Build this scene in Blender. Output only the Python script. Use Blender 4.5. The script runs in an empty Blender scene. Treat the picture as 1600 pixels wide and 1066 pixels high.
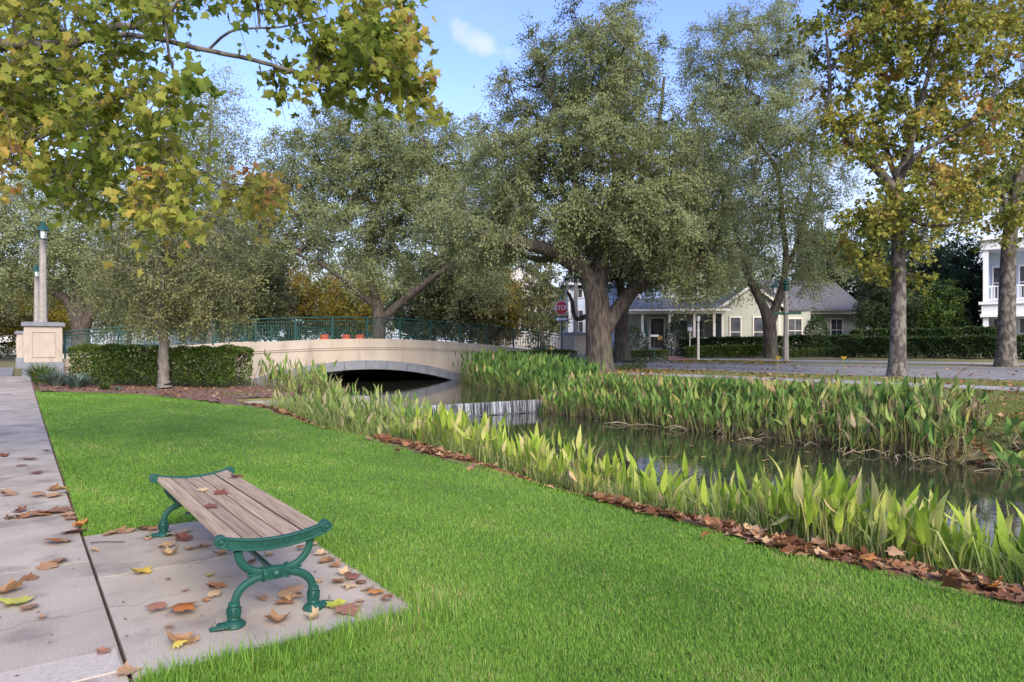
import bpy, math, random
import numpy as np
from mathutils import Vector, Matrix

random.seed(7)
RNG = np.random.default_rng(11)
SC = bpy.context.scene
COL = SC.collection
R = math.radians

# ------------------------------------------------------------------ camera, sky, sun, exposure
F = 1066.667            # focal length in pixels of the 1600 px wide photograph
CAMZ, HOR = 1.40, 545.0
cd = bpy.data.cameras.new('camera'); cam = bpy.data.objects.new('camera', cd); COL.objects.link(cam)
cam.location = (0, 0, CAMZ); cam.rotation_euler = (R(90), 0, 0)
cd.sensor_width = 36; cd.lens = 24; cd.shift_y = 12 / 1600; cd.clip_start = .05; cd.clip_end = 3000
SC.camera = cam

SUN_EL, SUN_AZ = 33, 158           # degrees; azimuth clockwise from +Y
w = bpy.data.worlds.new('World'); SC.world = w; w.use_nodes = True
wn, wl = w.node_tree.nodes, w.node_tree.links
bg = wn['Background']; bg.inputs[1].default_value = .15
sky = wn.new('ShaderNodeTexSky'); sky.sky_type = 'NISHITA'; sky.sun_disc = False
sky.sun_elevation = R(SUN_EL); sky.sun_rotation = R(SUN_AZ); sky.dust_density = 1.0; sky.ozone_density = 3.2; sky.air_density = 1.0
tc = wn.new('ShaderNodeTexCoord'); sep = wn.new('ShaderNodeSeparateXYZ'); wl.new(tc.outputs['Generated'], sep.inputs[0])
def wmath(op, a, b=None, c=None):
    n = wn.new('ShaderNodeMath'); n.operation = op
    for i, x in enumerate((a, b, c)):
        if x is None: continue
        if isinstance(x, (int, float)): n.inputs[i].default_value = x
        else: wl.new(x, n.inputs[i])
    return n.outputs[0]
zc = wmath('MAXIMUM', sep.outputs[2], .03)
cx = wmath('DIVIDE', sep.outputs[0], zc); cy = wmath('DIVIDE', sep.outputs[1], zc)
cmb = wn.new('ShaderNodeCombineXYZ'); wl.new(cx, cmb.inputs[0]); wl.new(cy, cmb.inputs[1])
nz = wn.new('ShaderNodeTexNoise'); nz.inputs['Scale'].default_value = .9; nz.inputs['Detail'].default_value = 7; nz.inputs['Roughness'].default_value = .6
wl.new(cmb.outputs[0], nz.inputs['Vector'])
mr = wn.new('ShaderNodeMapRange'); mr.inputs[1].default_value = .50; mr.inputs[2].default_value = .85; mr.inputs[4].default_value = .35
wl.new(nz.outputs[0], mr.inputs[0])
# thin high haze, thicker towards the horizon all round
hz = wn.new('ShaderNodeMapRange'); hz.interpolation_type = 'SMOOTHSTEP'
hz.inputs[1].default_value = .03; hz.inputs[2].default_value = .40; hz.inputs[3].default_value = .95; hz.inputs[4].default_value = .0
wl.new(sep.outputs[2], hz.inputs[0])
# one wisp of cloud, a stretched patch of sky
WISP = Vector(((745 - 800) / F, 1, (HOR - 62) / F)).normalized()
def wvec(op, a, b):
    n = wn.new('ShaderNodeVectorMath'); n.operation = op
    for i, x in enumerate((a, b)):
        if isinstance(x, (tuple, Vector)): n.inputs[i].default_value = tuple(x)
        else: wl.new(x, n.inputs[i])
    return n
dlt = wvec('SUBTRACT', tc.outputs['Generated'], WISP)
rgt = Vector((1, 0, 0)); up = WISP.cross(rgt).normalized() * -1
a1 = (rgt * .9 - up * .42).normalized(); a2 = (rgt * .42 + up * .9).normalized()
e1 = wmath('DIVIDE', wvec('DOT_PRODUCT', dlt.outputs[0], a1).outputs['Value'], .062)
e2 = wmath('DIVIDE', wvec('DOT_PRODUCT', dlt.outputs[0], a2).outputs['Value'], .017)
e3 = wmath('ADD', wmath('MULTIPLY', e1, e1), wmath('MULTIPLY', e2, e2))
nz2 = wn.new('ShaderNodeTexNoise'); nz2.inputs['Scale'].default_value = 22; nz2.inputs['Detail'].default_value = 6
wl.new(tc.outputs['Generated'], nz2.inputs['Vector'])
e4 = wmath('ADD', e3, wmath('MULTIPLY', wmath('SUBTRACT', nz2.outputs[0], .5), 4.2))
wr = wn.new('ShaderNodeMapRange'); wr.interpolation_type = 'SMOOTHSTEP'; wr.inputs[1].default_value = -.3; wr.inputs[2].default_value = 1.3; wr.inputs[3].default_value = .62; wr.inputs[4].default_value = 0
wl.new(e4, wr.inputs[0])
fac = wmath('MAXIMUM', wmath('MAXIMUM', mr.outputs[0], hz.outputs[0]), wr.outputs[0])
mx = wn.new('ShaderNodeMixRGB'); wl.new(fac, mx.inputs[0])
hs = wn.new('ShaderNodeHueSaturation'); hs.inputs['Hue'].default_value = .522; hs.inputs['Saturation'].default_value = 1.10; hs.inputs['Value'].default_value = .86; wl.new(sky.outputs[0], hs.inputs['Color'])
wl.new(hs.outputs[0], mx.inputs[1]); mx.inputs[2].default_value = (1.95, 2.05, 2.3, 1)
wl.new(mx.outputs[0], bg.inputs[0])

sl = bpy.data.lights.new('sun', 'SUN'); sl.energy = 1.4; sl.angle = R(36); sl.color = (1, .89, .74)
so = bpy.data.objects.new('sun', sl); COL.objects.link(so)
sd = Vector((math.sin(R(SUN_AZ)) * math.cos(R(SUN_EL)), math.cos(R(SUN_AZ)) * math.cos(R(SUN_EL)), math.sin(R(SUN_EL))))
so.rotation_euler = sd.to_track_quat('Z', 'Y').to_euler(); so.location = (20, -20, 40)

SC.view_settings.view_transform = 'Standard'; SC.view_settings.look = 'None'
SC.view_settings.exposure = 1.72; SC.view_settings.gamma = 1; SC.view_settings.use_curve_mapping = False
SC.render.engine = 'CYCLES'
cy_ = SC.cycles
cy_.max_bounces = 10; cy_.diffuse_bounces = 8; cy_.glossy_bounces = 3; cy_.transmission_bounces = 3; cy_.transparent_max_bounces = 6
cy_.use_denoising = True; cy_.sample_clamp_indirect = 6

# ------------------------------------------------------------------ places
SN, CS = .586, .810                      # the canal runs along u, across it is v
TH = math.atan2(SN, CS)
def W(u, v, z=0.0): return Vector((-SN * u + CS * v, CS * u + SN * v, z))
def UV(x, y): return (-SN * x + CS * y, CS * x + SN * y)
def P(px, py, Y): return Vector(((px - 800) / F * Y, Y, CAMZ - (py - HOR) / F * Y))
WALL_U = 18.6
ZLOW, ZUP = -.75, -.35
def T(u, v):
    u = np.asarray(u, float); v = np.asarray(v, float)
    zs = np.interp(u, [-20, 10, 18, 25, 32.8, 60, 400], [0, 0, .06, .13, .31, .35, .9])
    land = np.interp(v, [13, 15.2, 16, 18, 22, 25, 31, 35, 45, 70, 300], [-.1, -.05, .03, .15, .35, .45, .62, .8, 1.1, 1.3, 1.6])
    low = u < WALL_U
    wlv = np.where(low, ZLOW, ZUP)
    vl = np.where(low, 6.0 + .15 * np.sin(u * .9), np.interp(u, [18.6, 22, 33, 50], [8.0, 8.0, 9.3, 9.3]))
    vr = np.where(low, 14.75 + .2 * np.sin(u * .7 + 1), np.interp(u, [18.6, 24, 33], [15.1, 16.6, 20.0]))
    tl = np.clip((v - vl + 1.5) / 2.3, 0, 1); tr = np.clip((vr - v + 1.0) / 1.8, 0, 1)
    fade = np.clip((52 - u) / 2, 0, 1)
    zl = zs * (1 - tl * fade) + (wlv - .6) * tl * fade
    zr = land * (1 - tr * fade) + (wlv - .6) * tr * fade
    mid = np.clip((v - 10.5) / 3, 0, 1)
    flat = zs * (1 - mid) + land * mid
    z = np.where(v < 11, zl, zr)
    return np.where(u > 52, flat, z)
def TW(x, y):
    return float(T(*UV(x, y)))
def G(px, Y, dz=0.0):
    x = (px - 800) / F * Y
    return Vector((x, Y, TW(x, Y) + dz))

# ------------------------------------------------------------------ materials
def nodes(name):
    m = bpy.data.materials.new(name); m.use_nodes = True
    return m, m.node_tree.nodes, m.node_tree.links, m.node_tree.nodes['Principled BSDF']
def rgba(c): return (c[0], c[1], c[2], 1)
def pmat(name, c1, c2=None, scale=5, rough=.7, bump=0, bscale=None, stretch=(1, 1, 1), metal=0, lo=.35, hi=.65, detail=6, spots=None, dist=.02, spec=.4, grit=False, perobj=0):
    m, n, l, b = nodes(name)
    b.inputs['Roughness'].default_value = rough; b.inputs['Metallic'].default_value = metal
    b.inputs['Specular IOR Level'].default_value = spec
    if c2 is None: c2 = tuple(x * .85 for x in c1)
    t = n.new('ShaderNodeTexCoord'); mp = n.new('ShaderNodeMapping'); mp.inputs['Scale'].default_value = stretch
    l.new(t.outputs['Object'], mp.inputs[0])
    nz = n.new('ShaderNodeTexNoise'); nz.inputs['Scale'].default_value = scale; nz.inputs['Detail'].default_value = detail
    l.new(mp.outputs[0], nz.inputs['Vector'])
    cr = n.new('ShaderNodeValToRGB'); cr.color_ramp.elements[0].position = lo; cr.color_ramp.elements[1].position = hi
    cr.color_ramp.elements[0].color = rgba(c1); cr.color_ramp.elements[1].color = rgba(c2)
    l.new(nz.outputs[0], cr.inputs[0]); out = cr.outputs[0]
    if spots:
        col, sc, th, amt = spots
        n2 = n.new('ShaderNodeTexNoise'); n2.inputs['Scale'].default_value = sc; n2.inputs['Detail'].default_value = 5; l.new(mp.outputs[0], n2.inputs['Vector'])
        r2 = n.new('ShaderNodeMapRange'); r2.inputs[1].default_value = th; r2.inputs[2].default_value = th + .12; r2.inputs[4].default_value = amt; l.new(n2.outputs[0], r2.inputs[0])
        mm = n.new('ShaderNodeMixRGB'); l.new(r2.outputs[0], mm.inputs[0]); l.new(out, mm.inputs[1]); mm.inputs[2].default_value = rgba(col); out = mm.outputs[0]
    if grit:
        # pale and dark sand grains, a second finer stain, hairline cracks
        n4 = n.new('ShaderNodeTexNoise'); n4.inputs['Scale'].default_value = 130; n4.inputs['Detail'].default_value = 3; l.new(mp.outputs[0], n4.inputs['Vector'])
        r4 = n.new('ShaderNodeMapRange'); r4.inputs[1].default_value = .3; r4.inputs[2].default_value = .7; r4.inputs[3].default_value = .74; r4.inputs[4].default_value = 1.24; l.new(n4.outputs[0], r4.inputs[0])
        n5 = n.new('ShaderNodeTexVoronoi'); n5.feature = 'DISTANCE_TO_EDGE'; n5.inputs['Scale'].default_value = .55
        n6 = n.new('ShaderNodeTexNoise'); n6.inputs['Scale'].default_value = 3.5; n6.inputs['Detail'].default_value = 6; l.new(mp.outputs[0], n6.inputs['Vector'])
        va = n.new('ShaderNodeMixRGB'); va.inputs[0].default_value = .28; l.new(mp.outputs[0], va.inputs[1]); l.new(n6.outputs[1], va.inputs[2]); l.new(va.outputs[0], n5.inputs['Vector'])
        r5 = n.new('ShaderNodeMapRange'); r5.inputs[1].default_value = 0; r5.inputs[2].default_value = .0035; r5.inputs[3].default_value = .62; r5.inputs[4].default_value = 1; l.new(n5.outputs['Distance'], r5.inputs[0])
        m4 = n.new('ShaderNodeMath'); m4.operation = 'MULTIPLY'; l.new(r4.outputs[0], m4.inputs[0]); l.new(r5.outputs[0], m4.inputs[1])
        oi = n.new('ShaderNodeObjectInfo'); ro = n.new('ShaderNodeMapRange'); ro.inputs[3].default_value = .90; ro.inputs[4].default_value = 1.08; l.new(oi.outputs['Random'], ro.inputs[0])
        m5 = n.new('ShaderNodeMath'); m5.operation = 'MULTIPLY'; l.new(m4.outputs[0], m5.inputs[0]); l.new(ro.outputs[0], m5.inputs[1])
        vm = n.new('ShaderNodeVectorMath'); vm.operation = 'SCALE'; l.new(out, vm.inputs[0]); l.new(m5.outputs[0], vm.inputs['Scale']); out = vm.outputs[0]
    if perobj:
        oi = n.new('ShaderNodeObjectInfo'); ro = n.new('ShaderNodeMapRange'); ro.inputs[3].default_value = 1 - perobj; ro.inputs[4].default_value = 1 + perobj; l.new(oi.outputs['Random'], ro.inputs[0])
        vm = n.new('ShaderNodeVectorMath'); vm.operation = 'SCALE'; l.new(out, vm.inputs[0]); l.new(ro.outputs[0], vm.inputs['Scale']); out = vm.outputs[0]
    l.new(out, b.inputs['Base Color'])
    if bump:
        n3 = n.new('ShaderNodeTexNoise'); n3.inputs['Scale'].default_value = bscale or scale * 4; n3.inputs['Detail'].default_value = 6; l.new(mp.outputs[0], n3.inputs['Vector'])
        bp = n.new('ShaderNodeBump'); bp.inputs['Strength'].default_value = bump; bp.inputs['Distance'].default_value = dist
        l.new(n3.outputs[0], bp.inputs['Height']); l.new(bp.outputs[0], b.inputs['Normal'])
    return m
def ramp_mat(name, stops, rough=.6, trans=.42, source='tint', spec=.16, veins=False):
    """leaf material: colour picked per leaf, light shows through"""
    m, n, l, b = nodes(name)
    cr = n.new('ShaderNodeValToRGB'); el = cr.color_ramp.elements
    while len(el) < len(stops): el.new(.5)
    for e, (p, c) in zip(el, stops): e.position = p; e.color = rgba(c)
    if source == 'tint':
        a = n.new('ShaderNodeAttribute'); a.attribute_name = 'tint'; l.new(a.outputs['Fac'], cr.inputs[0])
    else:
        a = n.new('ShaderNodeObjectInfo'); out = a.outputs['Random']
        t = n.new('ShaderNodeTexCoord'); nz = n.new('ShaderNodeTexNoise'); nz.inputs['Scale'].default_value = 5; nz.inputs['Detail'].default_value = 5; l.new(t.outputs['Object'], nz.inputs['Vector'])
        m1 = n.new('ShaderNodeMath'); m1.operation = 'MULTIPLY_ADD'; l.new(nz.outputs[0], m1.inputs[0]); m1.inputs[1].default_value = .9; l.new(out, m1.inputs[2])
        m2 = n.new('ShaderNodeMath'); m2.operation = 'SUBTRACT'; l.new(m1.outputs[0], m2.inputs[0]); m2.inputs[1].default_value = .45; l.new(m2.outputs[0], cr.inputs[0])
    b.inputs['Roughness'].default_value = rough; b.inputs['Specular IOR Level'].default_value = spec
    l.new(cr.outputs[0], b.inputs['Base Color'])
    tr = n.new('ShaderNodeBsdfTranslucent'); l.new(cr.outputs[0], tr.inputs[0])
    mix = n.new('ShaderNodeMixShader'); mix.inputs[0].default_value = trans
    l.new(b.outputs[0], mix.inputs[1]); l.new(tr.outputs[0], mix.inputs[2])
    l.new(mix.outputs[0], n['Material Output'].inputs[0])
    return m

M = {}
M['oak'] = ramp_mat('live_oak_leaves', [(0, (.12, .145, .060)), (.35, (.235, .275, .112)), (.7, (.34, .375, .168)), (1, (.46, .455, .25))])
M['oakw'] = ramp_mat('warm_oak_leaves', [(0, (.105, .122, .05)), (.35, (.21, .23, .095)), (.7, (.305, .31, .13)), (1, (.40, .34, .14))])
M['dark'] = ramp_mat('dark_tree_leaves', [(0, (.035, .056, .024)), (.5, (.075, .11, .044)), (1, (.14, .17, .07))])
M['autumn'] = ramp_mat('turning_leaves', [(0, (.11, .12, .025)), (.35, (.22, .205, .035)), (.7, (.36, .26, .04)), (1, (.44, .24, .06))])
M['syc'] = ramp_mat('sycamore_leaves', [(0, (.11, .15, .028)), (.4, (.23, .25, .045)), (.75, (.36, .325, .06)), (.92, (.45, .32, .075)), (1, (.40, .21, .08))], trans=.38)
M['over'] = ramp_mat('near_sycamore_leaves', [(0, (.12, .185, .03)), (.38, (.25, .295, .045)), (.66, (.39, .38, .075)), (.84, (.52, .40, .09)), (.94, (.58, .36, .10)), (1, (.48, .23, .10))], trans=.52)
M['grass'] = ramp_mat('lawn_grass', [(0, (.085, .18, .022)), (.3, (.155, .30, .036)), (.7, (.225, .40, .055)), (.93, (.31, .46, .085)), (1, (.44, .38, .16))], trans=.35, spec=.25)
M['verge'] = ramp_mat('verge_grass', [(0, (.10, .15, .03)), (.5, (.21, .25, .06)), (1, (.42, .32, .13))], trans=.3)
M['hedge'] = ramp_mat(rough=.75, spec=.12, name='hedge_leaves', stops=[(0, (.035, .065, .016)), (.5, (.095, .16, .032)), (.85, (.17, .23, .05)), (1, (.28, .19, .07))], trans=.2)
M['hedge2'] = ramp_mat(rough=.75, spec=.12, name='dark_hedge_leaves', stops=[(0, (.022, .045, .017)), (.6, (.055, .095, .03)), (1, (.12, .16, .055))], trans=.2)
M['lilyturf'] = ramp_mat('strap_leaf', [(0, (.06, .10, .075)), (.6, (.16, .22, .17)), (1, (.26, .30, .21))], trans=.2)
M['marsh'] = ramp_mat('marsh_leaf_yellowgreen', [(0, (.15, .25, .025)), (.3, (.28, .40, .042)), (.6, (.42, .50, .07)), (.85, (.58, .56, .18)), (1, (.58, .48, .22))], source='rand', trans=.4)
M['marshg'] = ramp_mat('marsh_leaf_green', [(0, (.04, .10, .025)), (.5, (.085, .185, .04)), (.8, (.15, .25, .06)), (1, (.27, .27, .07))], source='rand', trans=.35)
M['marshg_t'] = ramp_mat('marsh_leaf_green_far', [(0, (.075, .15, .035)), (.4, (.155, .27, .055)), (.68, (.26, .36, .085)), (.85, (.45, .42, .12)), (1, (.42, .29, .17))], trans=.35)
M['marshm_t'] = ramp_mat('marsh_leaf_mixed', [(0, (.11, .19, .045)), (.4, (.25, .33, .08)), (.7, (.38, .43, .14)), (.9, (.52, .48, .22)), (1, (.46, .36, .22))], trans=.35)
M['stem'] = pmat('marsh_stem', (.16, .20, .045), (.24, .22, .08), 12)
M['dry'] = ramp_mat('dry_stalks', [(0, (.15, .11, .06)), (.5, (.30, .23, .13)), (1, (.46, .39, .24))], trans=.25)
M['litter'] = ramp_mat('fallen_leaf', [(0, (.11, .045, .022)), (.4, (.24, .105, .05)), (.75, (.36, .20, .10)), (1, (.46, .31, .17))], trans=.15)
M['fall_brown'] = ramp_mat('fallen_leaf_brown', [(0, (.17, .075, .035)), (.5, (.32, .16, .08)), (1, (.42, .26, .14))], source='rand', trans=.15)
M['fall_tan'] = ramp_mat('fallen_leaf_tan', [(0, (.36, .20, .10)), (.5, (.46, .29, .15)), (1, (.56, .40, .22))], source='rand', trans=.15)
M['fall_orange'] = ramp_mat('fallen_leaf_orange', [(0, (.33, .11, .03)), (.5, (.46, .19, .05)), (1, (.52, .27, .08))], source='rand', trans=.15)
M['fall_yellow'] = ramp_mat('fallen_leaf_yellow', [(0, (.42, .30, .05)), (.5, (.5, .36, .08)), (1, (.42, .42, .08))], source='rand', trans=.15)
M['fall_red'] = ramp_mat('fallen_leaf_red', [(0, (.17, .06, .04)), (.5, (.24, .10, .065)), (1, (.32, .16, .10))], source='rand', trans=.15)
M['fall_lime'] = ramp_mat('fallen_leaf_lime', [(0, (.36, .38, .05)), (.5, (.42, .42, .08)), (1, (.45, .36, .1))], source='rand', trans=.15)
M['bark'] = pmat('oak_bark', (.04, .03, .023), (.125, .098, .076), 9, .9, .9, 22, (1, 1, .25), dist=.05, spots=((.12, .15, .09), 1.4, .56, .5))
M['barkg'] = pmat('grey_bark', (.12, .10, .08), (.21, .185, .15), 7, .9, .6, 25, (1, 1, .4), dist=.02)
M['barks'] = pmat('sycamore_bark', (.065, .053, .043), (.185, .16, .13), 7, .85, .5, 18, (1, 1, .55), lo=.46, hi=.58, dist=.02)
M['twig'] = pmat('grey_twigs', (.20, .175, .14), (.33, .30, .25), 6, .9)
M['concrete'] = pmat('sidewalk_concrete', (.31, .262, .20), (.42, .36, .28), 1.7, .88, .4, 160, dist=.004, spots=((.16, .135, .11), 2.3, .54, .65), detail=11, grit=True)
M['concrete2'] = pmat('rough_light_concrete', (.40, .345, .28), (.48, .42, .345), 40, .9, .6, 120, dist=.006)
M['wallcon'] = pmat('weir_concrete', (.24, .22, .185), (.36, .33, .28), 2.2, .9, .4, 50, spots=((.16, .14, .10), 1.6, .52, .7))
M['stucco'] = pmat('beige_stucco', (.40, .335, .262), (.47, .40, .315), 1.2, .85, .2, 90, (1, 1, .4), dist=.01, spots=((.27, .225, .17), 1.6, .55, .55))
M['greytrim'] = pmat('grey_painted_trim', (.17, .178, .195), (.22, .225, .24), 3, .75, .15, 60, dist=.01)
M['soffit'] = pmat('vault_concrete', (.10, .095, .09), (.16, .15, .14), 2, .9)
M['joint'] = pmat('joint_dirt', (.03, .024, .018), (.09, .065, .045), 14, .95)
M['asphalt'] = pmat('asphalt', (.185, .172, .155), (.25, .235, .215), 2, .9, .3, 120, dist=.01)
M['kerb'] = pmat('kerb_concrete', (.27, .255, .23), (.35, .335, .305), 3, .9)
M['ground'] = pmat('bank_ground', (.12, .135, .035), (.20, .18, .07), 1.1, .95, .5, 30, spots=((.17, .09, .05), .8, .50, .8))
M['turf'] = pmat('turf_soil', (.085, .155, .025), (.13, .22, .035), 6, .95, .5, 80)
M['mulch'] = pmat('mulch', (.14, .075, .05), (.27, .155, .105), 18, .95, .8, 60, dist=.03)
M['greenp'] = pmat('green_paint', (.008, .060, .041), (.011, .076, .052), 8, .46, .10, 90, dist=.003, spec=.4, spots=((.035, .035, .022), 16, .60, .55))
M['greend'] = pmat('dark_green_metal', (.010, .054, .044), (.014, .068, .055), 6, .45)
M['wood'] = pmat('weathered_ipe', perobj=.16, c1=(.22, .148, .09), c2=(.45, .34, .225), scale=2.2, rough=.78, bump=.45, bscale=5, stretch=(34, 1.1, 34), dist=.005, lo=.3, hi=.7, detail=9)
M['post'] = pmat('concrete_lamp_post', (.27, .24, .20), (.35, .32, .275), 6, .85, .2, 80)
M['glassl'] = pmat('lantern_glass', (.62, .62, .58), (.7, .7, .66), 4, .25)
M['red'] = pmat('sign_red', (.42, .012, .02), (.46, .016, .025), 3, .4)
M['white'] = pmat('white_paint', (.74, .74, .73), (.80, .80, .79), 2, .55)
M['cream'] = pmat('cream_trim', (.66, .60, .50), (.72, .66, .56), 2, .6)
M['black'] = pmat('black_paint', (.012, .012, .012), (.02, .02, .02), 3, .45)
M['sage'] = pmat('sage_siding', (.40, .41, .33), (.46, .47, .38), 1.2, .7)
M['sage_shaded'] = pmat('shaded_sage_siding', (.22, .29, .29), (.27, .34, .34), 1.2, .7)  # sage siding again, with the left wall's shade put into its colour
M['blue'] = pmat('blue_siding', (.38, .50, .60), (.44, .56, .66), 1.2, .7)
M['pinkw'] = pmat('pale_pinkish_siding', (.66, .62, .60), (.72, .68, .66), 1.2, .7)
M['bluew'] = pmat('bluish_white_siding', (.58, .66, .76), (.64, .71, .80), 1.2, .7)
M['metalroof'] = pmat('grey_metal_roof', (.14, .14, .155), (.21, .205, .215), 1.5, .45, metal=.3)
M['shingle'] = pmat('roof_shingles', (.10, .10, .105), (.16, .155, .155), 9, .9, .4, 30)
M['pane'] = pmat('window_glass', (.03, .036, .045), (.10, .105, .115), 1.5, .12, spec=.35)
M['shutter'] = pmat('dark_grey_shutter', (.05, .05, .055), (.07, .07, .075), 3, .6)
M['door'] = pmat('dark_door', (.025, .014, .012), (.05, .03, .022), 3, .4)
M['brick'] = pmat('brick_walk', (.22, .11, .085), (.32, .18, .14), 9, .9)
M['orange'] = pmat('orange_plastic', (.50, .075, .025), (.56, .10, .035), 3, .45)
M['silver'] = pmat('silver_car_paint', (.36, .42, .48), (.40, .46, .52), 2, .25, metal=.4)
M['carwhite'] = pmat('white_car_paint', (.66, .67, .68), (.70, .71, .72), 2, .25)
M['tyre'] = pmat('tyre_rubber', (.015, .015, .015), (.025, .025, .025), 4, .8)
M['chrome'] = pmat('bare_metal', (.45, .45, .45), (.5, .5, .5), 4, .3, metal=.9)
M['yellow'] = pmat('yellow_petals', (.72, .42, .02), (.78, .50, .03), 6, .6)
M['lampglow'] = pmat('warm_shade', (.75, .42, .10), (.8, .5, .14), 3, .5)

# water: dark, glossy, small ripples
m, n, l, b = nodes('stream_water'); M['water'] = m
b.inputs['Base Color'].default_value = (.022, .026, .014, 1); b.inputs['Roughness'].default_value = .045; b.inputs['Specular IOR Level'].default_value = .62
t = n.new('ShaderNodeTexCoord'); mp = n.new('ShaderNodeMapping'); mp.inputs['Scale'].default_value = (1, .45, 1); l.new(t.outputs['Object'], mp.inputs[0])
nz = n.new('ShaderNodeTexNoise'); nz.inputs['Scale'].default_value = 4; nz.inputs['Detail'].default_value = 4; l.new(mp.outputs[0], nz.inputs['Vector'])
bp = n.new('ShaderNodeBump'); bp.inputs['Strength'].default_value = .16; bp.inputs['Distance'].default_value = .03; l.new(nz.outputs[0], bp.inputs['Height']); l.new(bp.outputs[0], b.inputs['Normal'])
# falling water: white strands over a dark wet face
m, n, l, b = nodes('falling_water'); M['fall'] = m
t = n.new('ShaderNodeTexCoord'); mp = n.new('ShaderNodeMapping'); mp.inputs['Scale'].default_value = (7.5, 1.0, .30); l.new(t.outputs['Object'], mp.inputs[0])
nz = n.new('ShaderNodeTexNoise'); nz.inputs['Scale'].default_value = 2.2; nz.inputs['Detail'].default_value = 8; nz.inputs['Roughness'].default_value = .7; l.new(mp.outputs[0], nz.inputs['Vector'])
cr = n.new('ShaderNodeValToRGB'); cr.color_ramp.elements[0].position = .46; cr.color_ramp.elements[1].position = .66
cr.color_ramp.elements[0].color = (.02, .022, .024, 1); cr.color_ramp.elements[1].color = (.46, .48, .50, 1)
l.new(nz.outputs[0], cr.inputs[0]); l.new(cr.outputs[0], b.inputs['Base Color']); b.inputs['Roughness'].default_value = .3
bp = n.new('ShaderNodeBump'); bp.inputs['Strength'].default_value = .6; bp.inputs['Distance'].default_value = .04; l.new(nz.outputs[0], bp.inputs['Height']); l.new(bp.outputs[0], b.inputs['Normal'])
# foam on the pool below it
m, n, l, b = nodes('foam'); M['foam'] = m
nz = n.new('ShaderNodeTexNoise'); nz.inputs['Scale'].default_value = 7; nz.inputs['Detail'].default_value = 6
t = n.new('ShaderNodeTexCoord'); mp = n.new('ShaderNodeMapping'); mp.inputs['Scale'].default_value = (.6, 2.5, 1); l.new(t.outputs['Object'], mp.inputs[0]); l.new(mp.outputs[0], nz.inputs['Vector'])
cr = n.new('ShaderNodeValToRGB'); cr.color_ramp.elements[0].position = .42; cr.color_ramp.elements[1].position = .66
cr.color_ramp.elements[0].color = (.03, .033, .03, 1); cr.color_ramp.elements[1].color = (.15, .16, .165, 1)
l.new(nz.outputs[0], cr.inputs[0]); l.new(cr.outputs[0], b.inputs['Base Color']); b.inputs['Roughness'].default_value = .25

# ------------------------------------------------------------------ helpers
def tag(o, label=None, cat=None, group=None, kind=None):
    if label: o['label'] = label
    if cat: o['category'] = cat
    if group: o['group'] = group
    if kind: o['kind'] = kind
    return o
def thing(name, label, cat, loc=(0, 0, 0), rz=0, group=None):
    o = bpy.data.objects.new(name, None); COL.objects.link(o); o.empty_display_size = .1
    o.location = loc; o.rotation_euler = (0, 0, rz)
    return tag(o, label, cat, group)
def link(name, me, parent=None, loc=None, rot=None):
    o = bpy.data.objects.new(name, me); COL.objects.link(o)
    if parent: o.parent = parent
    if loc is not None: o.location = loc
    if rot is not None: o.rotation_euler = rot
    return o
def copy_tree(o, parent=None):
    c = o.copy(); COL.objects.link(c); c.parent = parent
    for ch in list(o.children): copy_tree(ch, c)
    return c
def np_mesh(name, V, faces, mat, tint=None, smooth=False):
    """faces: (n,k) array, or list of arrays of different k; tint: one value per face"""
    if not isinstance(faces, list): faces = [faces]
    faces = [f for f in faces if len(f)]
    me = bpy.data.meshes.new(name)
    V = np.asarray(V, np.float32); me.vertices.add(len(V)); me.vertices.foreach_set('co', V.ravel())
    loops = np.concatenate([f.ravel() for f in faces]).astype(np.int32)
    tot = np.concatenate([np.full(len(f), f.shape[1], np.int32) for f in faces])
    st = np.concatenate([[0], np.cumsum(tot)[:-1]]).astype(np.int32)
    me.loops.add(len(loops)); me.loops.foreach_set('vertex_index', loops)
    me.polygons.add(len(tot)); me.polygons.foreach_set('loop_start', st); me.polygons.foreach_set('loop_total', tot)
    if smooth: me.polygons.foreach_set('use_smooth', np.ones(len(tot), bool))
    if tint is not None:
        a = me.attributes.new('tint', 'FLOAT', 'FACE'); a.data.foreach_set('value', np.asarray(tint, np.float32))
    me.materials.append(mat); me.update(calc_edges=True)
    return me
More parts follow.
